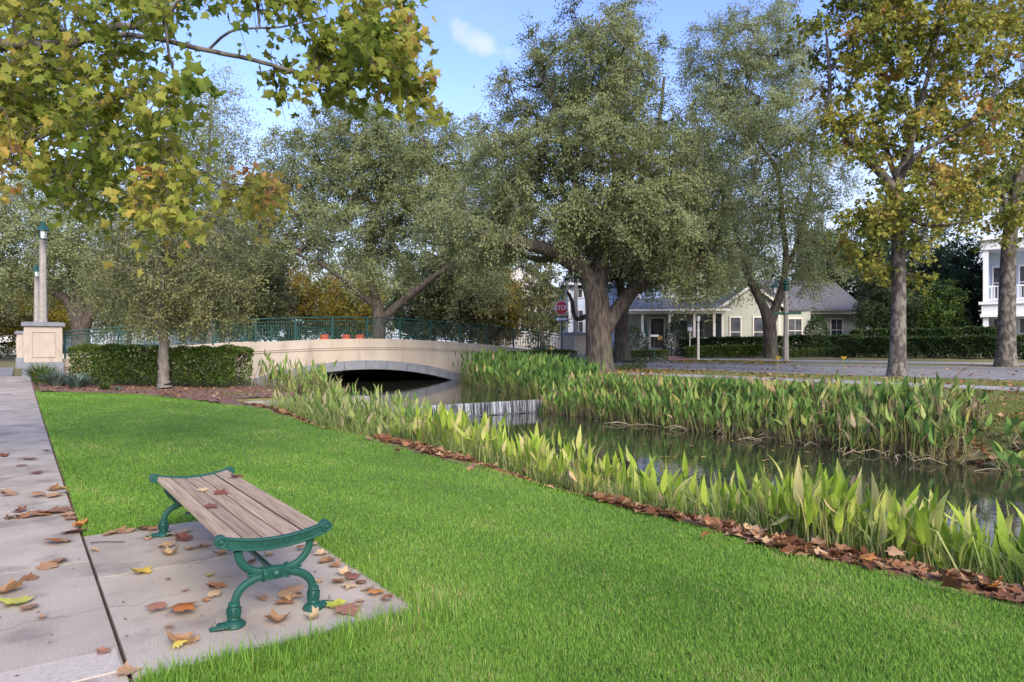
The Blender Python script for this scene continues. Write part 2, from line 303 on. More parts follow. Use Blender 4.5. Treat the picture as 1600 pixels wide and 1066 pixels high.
class MB:
    def __init__(s): s.v = []; s.f = []
    def add(s, vs, fs):
        k = len(s.v); s.v += [tuple(x) for x in vs]; s.f += [tuple(i + k for i in f) for f in fs]; return s
    def box(s, x0, x1, y0, y1, z0, z1):
        return s.add([(x0, y0, z0), (x1, y0, z0), (x1, y1, z0), (x0, y1, z0), (x0, y0, z1), (x1, y0, z1), (x1, y1, z1), (x0, y1, z1)],
                     [(0, 3, 2, 1), (4, 5, 6, 7), (0, 1, 5, 4), (1, 2, 6, 5), (2, 3, 7, 6), (3, 0, 4, 7)])
    def tube(s, pts, rad, n=8, cap=True, flat=1.0):
        pts = [Vector(p) for p in pts]
        if not hasattr(rad, '__len__'): rad = [rad] * len(pts)
        rings = []; N = None
        for i, p in enumerate(pts):
            d = (pts[min(i + 1, len(pts) - 1)] - pts[max(i - 1, 0)])
            if d.length < 1e-9: d = Vector((0, 0, 1))
            d.normalize()
            if N is None:
                N = d.orthogonal().normalized() if abs(d.y) > .9 else (Vector((0, 1, 0)) - d * d.y).normalized()
            else: N = (N - d * N.dot(d)).normalized()
            B = d.cross(N)
            rings.append([p + (N * math.cos(2 * math.pi * k / n) * flat + B * math.sin(2 * math.pi * k / n)) * rad[i] for k in range(n)])
        vs = [q for r_ in rings for q in r_]; fs = []
        for i in range(len(pts) - 1):
            for k in range(n):
                a, b2 = i * n + k, i * n + (k + 1) % n
                fs.append((a, b2, b2 + n, a + n))
        if cap: fs.append(tuple(range(n - 1, -1, -1))); fs.append(tuple((len(pts) - 1) * n + k for k in range(n)))
        return s.add(vs, fs)
    def lathe(s, prof, n=12, c=(0, 0, 0), axis='z', ph=0):
        vs, fs = [], []
        for (r_, z) in prof:
            for k in range(n):
                a = 2 * math.pi * k / n + ph; x, y = r_ * math.cos(a), r_ * math.sin(a)
                p = {'z': (x, y, z), 'y': (x, z, y), 'x': (z, x, y)}[axis]
                vs.append((p[0] + c[0], p[1] + c[1], p[2] + c[2]))
        for i in range(len(prof) - 1):
            for k in range(n):
                a, b2 = i * n + k, i * n + (k + 1) % n
                fs.append((a, b2, b2 + n, a + n))
        fs.append(tuple(range(n - 1, -1, -1))); fs.append(tuple((len(prof) - 1) * n + k for k in range(n)))
        return s.add(vs, fs)
    def prism(s, poly, y0, y1, plane='xz'):
        n = len(poly)
        mk = {'xz': lambda a, b2, c: (a, c, b2), 'yz': lambda a, b2, c: (c, a, b2), 'xy': lambda a, b2, c: (a, b2, c)}[plane]
        vs = [mk(a, b2, y0) for a, b2 in poly] + [mk(a, b2, y1) for a, b2 in poly]
        fs = [tuple(range(n)), tuple(range(2 * n - 1, n - 1, -1))] + [(i, i + n, (i + 1) % n + n, (i + 1) % n) for i in range(n)]
        return s.add(vs, fs)
    def mesh(s, name, mat, smooth=False):
        me = bpy.data.meshes.new(name); me.from_pydata(s.v, [], s.f); me.materials.append(mat)
        import bmesh
        bm = bmesh.new(); bm.from_mesh(me); bmesh.ops.recalc_face_normals(bm, faces=bm.faces); bm.to_mesh(me); bm.free()
        if smooth:
            me.polygons.foreach_set('use_smooth', np.ones(len(me.polygons), bool))
            try: me.set_sharp_from_angle(angle=R(40))
            except Exception: pass
        return me
    def obj(s, name, mat, parent=None, smooth=False, bevel=0, loc=None, rz=None):
        o = link(name, s.mesh(name, mat, smooth), parent, loc, None if rz is None else (0, 0, rz))
        if bevel:
            b_ = o.modifiers.new('edge', 'BEVEL'); b_.width = bevel; b_.segments = 2; b_.limit_method = 'ANGLE'
        return o
def text_mb(txt, size, depth, fx):
    """lettering as geometry; fx maps flat (x, y, z) letters to their place"""
    cu = bpy.data.curves.new('letters', 'FONT'); cu.body = txt; cu.size = size; cu.extrude = depth; cu.align_x = 'CENTER'; cu.align_y = 'CENTER'; cu.resolution_u = 3
    o = bpy.data.objects.new('letters', cu); COL.objects.link(o)
    dg = bpy.context.evaluated_depsgraph_get(); e = o.evaluated_get(dg); me = e.to_mesh()
    mb = MB(); mb.add([fx(*v.co) for v in me.vertices], [tuple(p.vertices) for p in me.polygons])
    e.to_mesh_clear(); bpy.data.objects.remove(o); bpy.data.curves.remove(cu)
    return mb

# ------------------------------------------------------------------ ground, canal bed, water
def grid_sheet(name, us, vs, zf, mat, keep=None):
    U, Vv = np.meshgrid(np.asarray(us), np.asarray(vs), indexing='ij')
    Z = zf(U, Vv); X = -SN * U + CS * Vv; Y = CS * U + SN * Vv
    Vt = np.stack([X, Y, Z], -1).reshape(-1, 3); nu, nv = U.shape
    idx = np.arange(nu * nv).reshape(nu, nv)
    q = np.stack([idx[:-1, :-1], idx[:-1, 1:], idx[1:, 1:], idx[1:, :-1]], -1)
    if keep is not None:
        um = (U[:-1, :-1] + U[1:, 1:]) / 2; vm = (Vv[:-1, :-1] + Vv[1:, 1:]) / 2
        q = q[keep(um, vm)]
    q = q.reshape(-1, 4)
    return link(name, np_mesh(name, Vt, q, mat, smooth=True))
A = np.arange
us = np.concatenate([[-900, -400, -150, -60, -30], A(-16, 18.5, .5), [18.45, 18.58, 18.62, 18.8], A(19.2, 52, .6), [52.5, 54, 58, 65, 80, 110, 160, 250, 500, 1000]])
vs = np.concatenate([[-1000, -400, -150, -60, -30, -15, -8, -4], A(-2, 4.2, .6), A(4.2, 8.4, .2), A(8.4, 13.8, .6), A(13.8, 17, .2), A(17, 48, 1.0), [50, 55, 65, 80, 110, 160, 250, 500, 1000]])
def zg(u, v):
    z = T(u, v) + .02 * np.sin(u * 3.1 + v * 1.7) * np.sin(v * 4.3 - u) * (v > 15)
    cov = (v < 4.6) | ((v > 19.5) & (v < 34))
    return z - np.where(cov, .10, .0)
tag(grid_sheet('ground', us, vs, zg, M['ground']), kind='structure', label='bank and verge ground of thin grass and fallen leaves')
LAWN_END_V = [.4, 1.5, 2.9, 3.85, 4.1, 4.6]; LAWN_END_U = [24.8, 23.6, 22.0, 18.6, 17.2, 16.4]
def lawn_right(u): return 4.5 - .16 * np.clip((9 - u) / 6, 0, 1) + .07 * np.sin(u * 1.3) + .05 * np.sin(u * 3.7 + 1)
PAD = (3.25, 6.0, .385, 1.75)
def in_lawn(u, v, m=0.0):
    end = np.interp(v, LAWN_END_V, LAWN_END_U)
    ok = (v > .42 + m) & (v < lawn_right(u) - m) & (u < end - m)
    pad = (u > PAD[0] - m) & (u < PAD[1] + m) & (v < PAD[3] + m)
    return ok & ~pad
lawn = grid_sheet('lawn', A(-12, 25.2, .1), A(.4, 4.8, .1), lambda u, v: T(u, v) - .006 + .002 * np.sin(u * 2.3) * np.sin(v * 3.1), M['turf'], lambda u, v: in_lawn(u, v, .02))
tag(lawn, kind='structure', label='bright green mown lawn beside the sidewalk')
mulch = grid_sheet('mulch_bed', A(16.2, 33, .3), A(.55, 8.2, .15), lambda u, v: T(u, v) + .012 + .03 * np.sin(u * 2.1 + v) * np.sin(v * 2.7), M['mulch'],
                   lambda u, v: (u > np.interp(v, LAWN_END_V, LAWN_END_U) - .15) & ((v < 6.8) | (u > WALL_U + .3)) & ((v < 4.6) | (u > WALL_U + .3)))
tag(mulch, kind='structure', label='reddish brown mulch bed around the hedge')
edge = grid_sheet('leafy_edge', A(-6, 18.3, .25), A(4.35, 5.6, .12), lambda u, v: T(u, v) + .003, M['mulch'], lambda u, v: v > lawn_right(u) - .14)
tag(edge, kind='structure', label='brown leafy edge between lawn and marsh plants')
wlow = grid_sheet('stream_water', A(-60, 19, 6.5), A(5.0, 16, 2.0), lambda u, v: ZLOW + 0 * u, M['water']); tag(wlow, kind='structure', label='dark still water of the lower stream')
wup = grid_sheet('pond_water', np.concatenate([[WALL_U - .033, WALL_U + .2], A(20, 54, 4.0)]), A(6.5, 22.6, 2.0), lambda u, v: ZUP + 0 * u, M['water']); tag(wup, kind='structure', label='dark water above the weir')

# weir: wing walls with the crest between, the sheet of water falling over it
wr_ = thing('weir', 'low concrete weir wall across the stream below the bridge', 'weir', W(WALL_U, 0, 0), TH)
MB().box(3.9, 8.3, -.14, .18, -1.5, .02).obj('wing_wall', M['wallcon'], wr_, bevel=.02)
MB().box(15.25, 17.4, -.14, .18, -1.5, -.08).obj('wing_wall', M['wallcon'], wr_, bevel=.02)
MB().box(8.3, 15.25, -.028, .18, -1.5, -.38).obj('crest', M['wallcon'], wr_)
nv, nt = 240, 9
xs = np.linspace(8.32, 15.22, nv); Vt = []
for j in range(nt):
    t_ = j / (nt - 1)
    yy = -.034 - .05 * t_ ** .6; zz = ZUP - .004 - (ZUP - ZLOW + .03) * t_
    for x in xs: Vt.append((x, yy + .007 * math.sin(x * 31 + 3 * math.sin(x * 7)) * (t_ > .2) + .004 * math.sin(x * 83), zz + .004))
idx = np.arange(nv * nt).reshape(nt, nv)
q = np.stack([idx[:-1, :-1], idx[:-1, 1:], idx[1:, 1:], idx[1:, :-1]], -1).reshape(-1, 4)
wf = link('waterfall', np_mesh('waterfall', np.array(Vt), q, M['fall']), None, W(WALL_U, 0, 0), (0, 0, TH))
tag(wf, 'thin white curtain of water falling over the weir', 'waterfall', kind='stuff')
fm = []
for i in range(60):
    x = 8.4 + i * (6.8 / 59)
    for j, (y_, dz) in enumerate(((-.16, .03), (-.30, .022), (-.55 - .12 * math.sin(x * 5) - .1 * math.sin(x * 11), .004))): fm.append((x, y_, ZLOW + dz + (.01 * math.sin(x * 23 + j) if j < 2 else 0)))
q = np.array([(i * 3 + j, i * 3 + j + 1, (i + 1) * 3 + j + 1, (i + 1) * 3 + j) for i in range(59) for j in range(2)])
tag(link('foam', np_mesh('foam', np.array(fm), q, M['foam'], smooth=True), None, W(WALL_U, 0, 0), (0, 0, TH)), 'pale foam line at the foot of the weir', 'foam', kind='stuff')

# ------------------------------------------------------------------ sidewalk and bench pad, slab by slab
sw = bpy.data.objects.new('sidewalk', None); COL.objects.link(sw); sw.rotation_euler = (0, 0, TH); tag(sw, kind='structure', label='grey concrete sidewalk of square slabs beside the lawn')
J0, JS = 5.29, 1.62
def slab(parent, x0, x1, y0, y1, mat, z=0.0, z2=None, thick=.09):
    z2 = z if z2 is None else z2; g = .005
    mb = MB(); mb.add([(x0 + g, y0 + g, z - thick), (x1 - g, y0 + g, z - thick), (x1 - g, y1 - g, z2 - thick), (x0 + g, y1 - g, z2 - thick), (x0 + g, y0 + g, z), (x1 - g, y0 + g, z), (x1 - g, y1 - g, z2), (x0 + g, y1 - g, z2)],
                      [(0, 3, 2, 1), (4, 5, 6, 7), (0, 1, 5, 4), (1, 2, 6, 5), (2, 3, 7, 6), (3, 0, 4, 7)])
    return mb.obj('slab', mat, parent, bevel=.003)
k = -5
while J0 + k * JS < 31.5:
    y0 = J0 + k * JS; y1 = y0 + JS; k += 1
    z0, z1 = float(T(y0, 0)), float(T(y1, 0)); dz = random.uniform(-.003, .003)
    slab(sw, -1.35, .385, y0, y1, M['concrete'], z0 + dz, z1 + dz)
cw = grid_sheet('crossing_pavement', A(31.6, 33.5, .6), A(-6, .6, .8), lambda u, v: T(u, v) + .0, M['concrete']); tag(cw, kind='structure')
patch = MB().box(-1.33, .37, 3.40, 3.665, -.02, .004).obj('rough_patch', M['concrete2'], sw, bevel=.003)
pad = bpy.data.objects.new('bench_pad', None); COL.objects.link(pad); pad.rotation_euler = (0, 0, TH); tag(pad, kind='structure', label='concrete pad under the bench')
slab(pad, .393, 1.75, 3.25, 4.85, M['concrete'], .0); slab(pad, .393, 1.75, 4.85, 6.0, M['concrete'], .002)
MB().box(.36, .43, 3.2, 6.05, -.09, -.026).obj('joint_filler', M['joint'], pad)
# soil showing at the slab edges
soil = grid_sheet('soil_strip', A(-8, 31, .5), [.34, .46], lambda u, v: T(u, v) - .03, M['mulch']); tag(soil, kind='structure')
soil2 = grid_sheet('pad_soil', A(3.1, 6.3, .1), A(.38, 1.95, .1), lambda u, v: -.035 + 0 * u, M['mulch']); tag(soil2, kind='structure')

# ------------------------------------------------------------------ roads beyond
def strip(name, u0, u1, v0, v1, mat, dz, label, nu=40, nv=8):
    o = grid_sheet(name, np.linspace(u0, u1, nu), np.linspace(v0, v1, nv), lambda u, v: T(u, v) + dz, mat); return tag(o, kind='structure', label=label)
strip('road', -40, 120, 24.7, 31.0, M['asphalt'], -.06, 'pale grey street beyond the far bank', 80)
strip('path', -40, 28.5, 20.9, 22.0, M['kerb'], .012, 'thin concrete footpath on the far bank', 60)
strip('far_path', -40, 60, 33.2, 34.5, M['kerb'], .012, 'concrete footpath in front of the hedges', 60)
strip('far_verge', -40, 120, 31.25, 33.15, M['ground'], .004, 'leafy grass verge across the street', 80)
strip('near_verge', -40, 30, 22.05, 24.4, M['ground'], .004, 'leafy grass verge beside the street', 60)
strip('near_verge_bank', -40, 31, 19.2, 20.85, M['ground'], .004, 'grass strip by the footpath', 60)
for nm, v0, lb in (('kerb', 24.42, 'near concrete kerb of the street'), ('kerb', 31.0, 'far concrete kerb of the street')):
    mb = MB(); uu = np.linspace(-40, 120, 60)
    for a, b2 in zip(uu[:-1], uu[1:]):
        za, zb = float(T(a, v0)), float(T(b2, v0)); vs_ = []
        for z, u in ((za, a), (zb, b2)):
            for dv, dz in ((0, -.1), (.24, -.1), (.24, .05), (0, .05)): vs_.append(W(u, v0 + dv, z + dz))
        mb.add(vs_, [(0, 1, 5, 4), (1, 2, 6, 5), (2, 3, 7, 6), (3, 0, 4, 7)])
    tag(mb.obj(nm, M['kerb']), kind='structure', label=lb)
strip('cross_street', 33.6, 50.2, -80, -.2, M['asphalt'], -.04, 'street leading onto the bridge from the left', 6, 30)
strip('cross_street_end', 33.6, 50.2, 29.2, 33, M['asphalt'], -.02, 'street leading off the bridge', 6, 8)

# ------------------------------------------------------------------ the bridge
UB, BW = 33.0, 17.0
V0, V1 = 1.2, 28.0
VC = (V0 + V1) / 2 + .55
def deck_z(v): return 1.92 - .90 * (abs(v - VC) / 13.4) ** 1.75
br = thing('arched_bridge', 'beige stucco arched bridge with grey arch ring over the stream', 'bridge', W(UB, 0, 0), TH)
vs_ = np.concatenate([np.linspace(V0, 8.5, 10), np.linspace(8.75, 20.3, 50), np.linspace(20.7, V1, 10)])
CV, ZS, HALF, RISE = 14.55, -.46, 5.55, .80
RAD = (HALF ** 2 + RISE ** 2) / (2 * RISE); ZC = ZS + RISE - RAD
def arc(v, r_):
    d = r_ * r_ - (v - CV) ** 2
    return ZC + math.sqrt(d) if d > 0 else -9
def wall(y0, y1):
    mb = MB()
    for a, b2 in zip(vs_[:-1], vs_[1:]):
        la = max(arc(a, RAD + .2), -1.6); lb = max(arc(b2, RAD + .2), -1.6); ta, tb = deck_z(a), deck_z(b2)
        mb.add([(a, y0, la), (b2, y0, lb), (b2, y0, tb), (a, y0, ta), (a, y1, la), (b2, y1, lb), (b2, y1, tb), (a, y1, ta)],
               [(0, 1, 2, 3), (4, 7, 6, 5), (3, 2, 6, 7), (0, 4, 5, 1)])
    return mb
wall(0, .45).obj('spandrel_wall', M['stucco'], br); wall(BW - .45, BW).obj('spandrel_wall', M['stucco'], br)
mb = MB(); aa = np.linspace(-math.asin(5.75 / (RAD + .0)), math.asin(5.75 / RAD), 41)
seg = 10
# voussoir ring in sections with fine joints
for si in range(seg):
    part_ = aa[si * 4: si * 4 + 5]; mb = MB()
    for i, (a, b2) in enumerate(zip(part_[:-1], part_[1:])):
        a_ = a + (.0006 if i == 0 else 0); b_ = b2 - (.0006 if i == 3 else 0); vs8 = []
        for y in (-.05, .46):
            for (ang, rr) in ((a_, RAD), (b_, RAD), (b_, RAD + .46), (a_, RAD + .46)): vs8.append((CV + rr * math.sin(ang), y, ZC + rr * math.cos(ang)))
        mb.add(vs8, [(0, 1, 2, 3), (7, 6, 5, 4), (0, 4, 5, 1), (1, 5, 6, 2), (2, 6, 7, 3), (3, 7, 4, 0)])
    mb.obj('ring_section', M['greytrim'], br)
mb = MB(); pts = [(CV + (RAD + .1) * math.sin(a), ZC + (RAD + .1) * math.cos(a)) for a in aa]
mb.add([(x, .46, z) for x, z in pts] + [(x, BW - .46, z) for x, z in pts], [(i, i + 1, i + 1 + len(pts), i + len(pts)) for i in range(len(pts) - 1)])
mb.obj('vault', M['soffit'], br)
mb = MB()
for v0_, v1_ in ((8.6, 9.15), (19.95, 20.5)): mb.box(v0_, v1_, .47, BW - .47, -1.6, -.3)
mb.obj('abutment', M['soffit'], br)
mb = MB()
for a, b2 in zip(vs_[:-1], vs_[1:]):
    mb.add([(a, .46, deck_z(a) - .35), (b2, .46, deck_z(b2) - .35), (b2, BW - .46, deck_z(b2) - .35), (a, BW - .46, deck_z(a) - .35)], [(0, 1, 2, 3)])
mb.obj('deck', M['asphalt'], br)
for dz in (.40, .50):
    mb = MB()
    for a, b2 in zip(vs_[:-1], vs_[1:]):
        vs8 = []
        for v in (a, b2):
            z = deck_z(v) - dz * (.75 + .25 * (deck_z(v) - 1.02) / .9)
            vs8 += [(v, .002, z), (v, -.045, z - .008), (v, -.045, z - .045), (v, .002, z - .055)]
        mb.add(vs8, [(0, 1, 5, 4), (1, 2, 6, 5), (2, 3, 7, 6)])
    mb.obj('moulding', M['stucco'], br)

def railing(y, label):
    rt = thing('bridge_railing', label, 'railing', W(UB + y, 0, 0), TH, 'green railings of the bridge')
    vv = np.linspace(V0 + .35, V1 - .1, 60)
    def path(h): return [(v, 0, deck_z(v) + h) for v in vv]
    MB().tube(path(1.10), .032, 6).obj('top_rail', M['greend'], rt, True)
    MB().tube(path(.94), .018, 5).obj('middle_rail', M['greend'], rt, True)
    MB().tube(path(.10), .018, 5).obj('bottom_rail', M['greend'], rt, True)
    npost = 15; pv = np.linspace(V0 + .35, V1 - .1, npost)
    for v in pv: MB().box(v - .035, v + .035, -.035, .035, deck_z(v) - .01, deck_z(v) + 1.12).obj('post', M['greend'], rt)
    mb = MB(); v = V0 + .45
    while v < V1 - .15:
        mb.box(v - .011, v + .011, -.011, .011, deck_z(v) + .09, deck_z(v) + .95); v += .125
    tag(mb.obj('balusters', M['greend'], rt), kind='stuff')
    return rt
railing(.2, 'dark green metal railing along the near side of the bridge')
railing(BW - .2, 'dark green metal railing along the far side of the bridge, behind the near one')

def pillar(v, u, label, sx=.62, h=2.13):
    z0 = .31 if v < 10 else .50
    t_ = thing('bridge_pillar', label, 'pillar', W(u, v, z0), TH, 'pillars at the ends of the bridge')
    top = 2.44 - z0
    MB().box(-sx - .05, sx + .05, -sx - .05, sx + .05, -.3, .55).obj('plinth', M['greytrim'], t_, bevel=.02)
    MB().box(-sx, sx, -sx, sx, .552, top - .17).obj('body', M['stucco'], t_, bevel=.015)
    c = MB().box(-sx - .09, sx + .09, -sx - .09, sx + .09, top - .168, top - .03); c.box(-sx - .04, sx + .04, -sx - .04, sx + .04, top - .0298, top); c.obj('cap', M['greytrim'], t_, bevel=.012)
    # raised frame round a sunk panel on the two faces that show
    b0, b1, o_ = .78, top - .40, .36
    mb = MB()
    for (x0, x1, za, zb) in ((-o_ - .03, o_ + .03, b1, b1 + .03), (-o_ - .03, o_ + .03, b0 - .03, b0), (-o_ - .03, -o_, b0, b1), (o_, o_ + .03, b0, b1)):
        mb.box(x0, x1, -sx - .03, -sx - .001, za, zb)
    mb.obj('panel_frame', M['stucco'], t_)
    mb = MB()
    for (x0, x1, za, zb) in ((-o_ - .03, o_ + .03, b1, b1 + .03), (-o_ - .03, o_ + .03, b0 - .03, b0), (-o_ - .03, -o_, b0, b1), (o_, o_ + .03, b0, b1)):
        mb.box(-sx - .03, -sx - .001, x0, x1, za, zb)
    mb.obj('panel_frame', M['stucco'], t_)
    return t_
pillar(.80, 32.9, 'near left beige bridge pillar with grey cap beside the sidewalk')
pillar(.55, 50.0, 'far left beige bridge pillar partly hidden behind the near left one')
pillar(28.9, 33.0, 'beige bridge pillar beside the stop sign and the big oak')

def lamp(loc, label, h=4.0, yaw=0.0, sc=1.0, signs=False, arm=True):
    t_ = thing('street_lamp', label, 'street lamp', loc, yaw, 'concrete street lamps with green lanterns')
    MB().lathe([(.17, 0), (.17, .1), (.15, .12), (.145, .5), (.115, h - .3), (.115, h - .28)], 8).obj('post', M['post'], t_)
    MB().lathe([(.125, h - .28), (.16, h - .25), (.16, h - .18), (.12, h - .15), (.13, h + .05), (.19, h + .08), (.19, h + .12), (.08, h + .2), (.10, h + .26), (.03, h + .36), (.012, h + .46)], 10).obj('finial', M['greenp'], t_, True)
    if arm:
        pts = [(-.1, 0, h - .1)] + [(-.1 - .50 * math.sin(a) ** 1.0 * a / 1.9, 0, h - .1 + .38 * math.sin(a * 1.35)) for a in np.linspace(.2, 1.9, 10)]
        MB().tube(pts, .026, 6).obj('arm', M['greenp'], t_, True)
        ex, ez = pts[-1][0], pts[-1][2]
        MB().lathe([(.03, ez + .03), (.05, ez - .02), (.10, ez - .06), (.21, ez - .16), (.22, ez - .19), (.13, ez - .19)], 8, (ex, 0, 0)).obj('lantern_cap', M['greenp'], t_)
        g = MB().lathe([(.125, ez - .195), (.10, ez - .50), (.03, ez - .50)], 8, (ex, 0, 0)).obj('lantern', M['glassl'], t_)
        mb = MB()
        for k_ in range(4):
            a = k_ * math.pi / 2 + .4
            mb.tube([(ex + .135 * math.cos(a), .135 * math.sin(a), ez - .18), (ex + .11 * math.cos(a), .11 * math.sin(a), ez - .52)], .012, 4)
        mb.lathe([(.115, ez - .53), (.12, ez - .50), (.06, ez - .505)], 8, (ex, 0, 0)); mb.obj('lantern_frame', M['greenp'], g)
    if signs:
        z = h * .635
        MB().box(-.62, -.13, -.012, .012, z - .06, z + .09).obj('name_blade', M['greenp'], t_)
        MB().box(.13, .80, -.012, .012, z - .04, z + .11).obj('name_blade', M['greenp'], t_)
        MB().box(-.15, .15, -.15, .15, z - .03, z + .03).obj('bracket', M['greenp'], t_)
    return t_
lamp(W(32.9, .80, 2.44), 'tall concrete street lamp on the near left bridge pillar', 3.65, TH + R(90))
lamp(W(50.0, .90, 2.44), 'smaller looking street lamp on the far left bridge pillar', 3.65, TH + R(90))
lamp(W(33.0, 28.9, 2.44), 'street lamp on the pillar behind the stop sign', 3.5, R(-10))
lamp(G(1228, 35.6), 'street lamp carrying green street name blades by the far verge', 4.0, R(0), signs=True)
lp = thing('street_lamp', 'low pale post lantern at the foot of the house walk', 'street lamp', G(1091, 41)); hh = 2.25
MB().lathe([(.11, 0), (.11, .1), (.08, .12), (.07, hh)], 8).obj('post', M['cream'], lp)
MB().lathe([(.09, hh + .05), (.12, hh + .38), (.04, hh + .4)], 6).obj('lantern', M['glassl'], lp)
MB().lathe([(.05, hh), (.10, hh + .02), (.10, hh + .048)], 6).obj('lantern_base', M['black'], lp); MB().lathe([(.16, hh + .402), (.02, hh + .52), (.01, hh + .58)], 6).obj('lantern_cap', M['black'], lp)

# ------------------------------------------------------------------ stop sign with one way plate
s0 = P(878, 545, 42.3); zb = TW(s0.x, s0.y)
st = thing('stop_sign', 'red octagonal stop sign over a black one way plate on a green post', 'road sign', (s0.x, s0.y, zb), R(-32))
zc_ = CAMZ + (545 - 481.5) / F * 42.3 - zb
MB().box(-.035, .035, -.03, .03, -.2, zc_ + .62).obj('post', M['greend'], st)
oc = [(.475 * math.cos(R(22.5 + 45 * i)), zc_ + .475 * math.sin(R(22.5 + 45 * i))) for i in range(8)]
oci = [(.445 * math.cos(R(22.5 + 45 * i)), zc_ + .445 * math.sin(R(22.5 + 45 * i))) for i in range(8)]
pl = MB().prism(oc, -.05, -.033).obj('white_border', M['white'], st)
rp = MB().prism(oci, -.056, -.051).obj('red_face', M['red'], st)
text_mb('STOP', .40, .002, lambda x, y, z: (x * .95, -.059 - z, zc_ + y * 1.05)).obj('lettering', M['white'], rp)
zo = zc_ - .68
MB().box(-.46, .46, -.05, -.033, zo - .17, zo + .17).obj('one_way_plate', M['black'], st)
ow = MB().prism([(-.42, zo), (-.24, zo + .14), (-.24, zo + .075), (.40, zo + .075), (.40, zo - .075), (-.24, zo - .075), (-.24, zo - .14)], -.056, -.051).obj('white_arrow', M['white'], st)
text_mb('ONE WAY', .135, .001, lambda x, y, z: (x * .95 + .08, -.059 - z, zo + y)).obj('lettering', M['black'], ow)
tp = MB().prism([(-.06, zc_ + .62), (.06, zc_ + .62), (.05, zc_ + .78), (-.05, zc_ + .78)], -.045, .03).obj('post_cap', M['greend'], st)

# ------------------------------------------------------------------ the bench
BU0, BU1, BV = 3.63, 5.64, 1.085
bn = thing('park_bench', 'backless bench of weathered wood slats on green cast iron ends', 'bench', W(BU0, BV, 0), TH)
LB = BU1 - BU0
def seat_z(x): return .405 + .042 * (x / .27) ** 2
NS = 5; ws = .50 / NS
for i in range(NS):
    xc = -.25 + ws * (i + .5); hw = ws / 2 - .0045; sl_ = 2 * .042 * xc / .27 ** 2; zt = seat_z(xc) + .012
    a = math.atan(sl_); c_, s_ = math.cos(a), math.sin(a)
    mb = MB(); prof = [(-hw, -.034), (hw, -.034), (hw, .0), (-hw, .0)]
    prof = [(xc + px_ * c_ - pz_ * s_, zt + px_ * s_ + pz_ * c_) for px_, pz_ in prof]
    if i in (1, 3): prof = [(x, z - .002) for x, z in prof]
    mb.prism(prof, -.012 + .004 * (i % 2), LB + .012)
    o = mb.obj('slat', M['wood'], bn, bevel=.004)
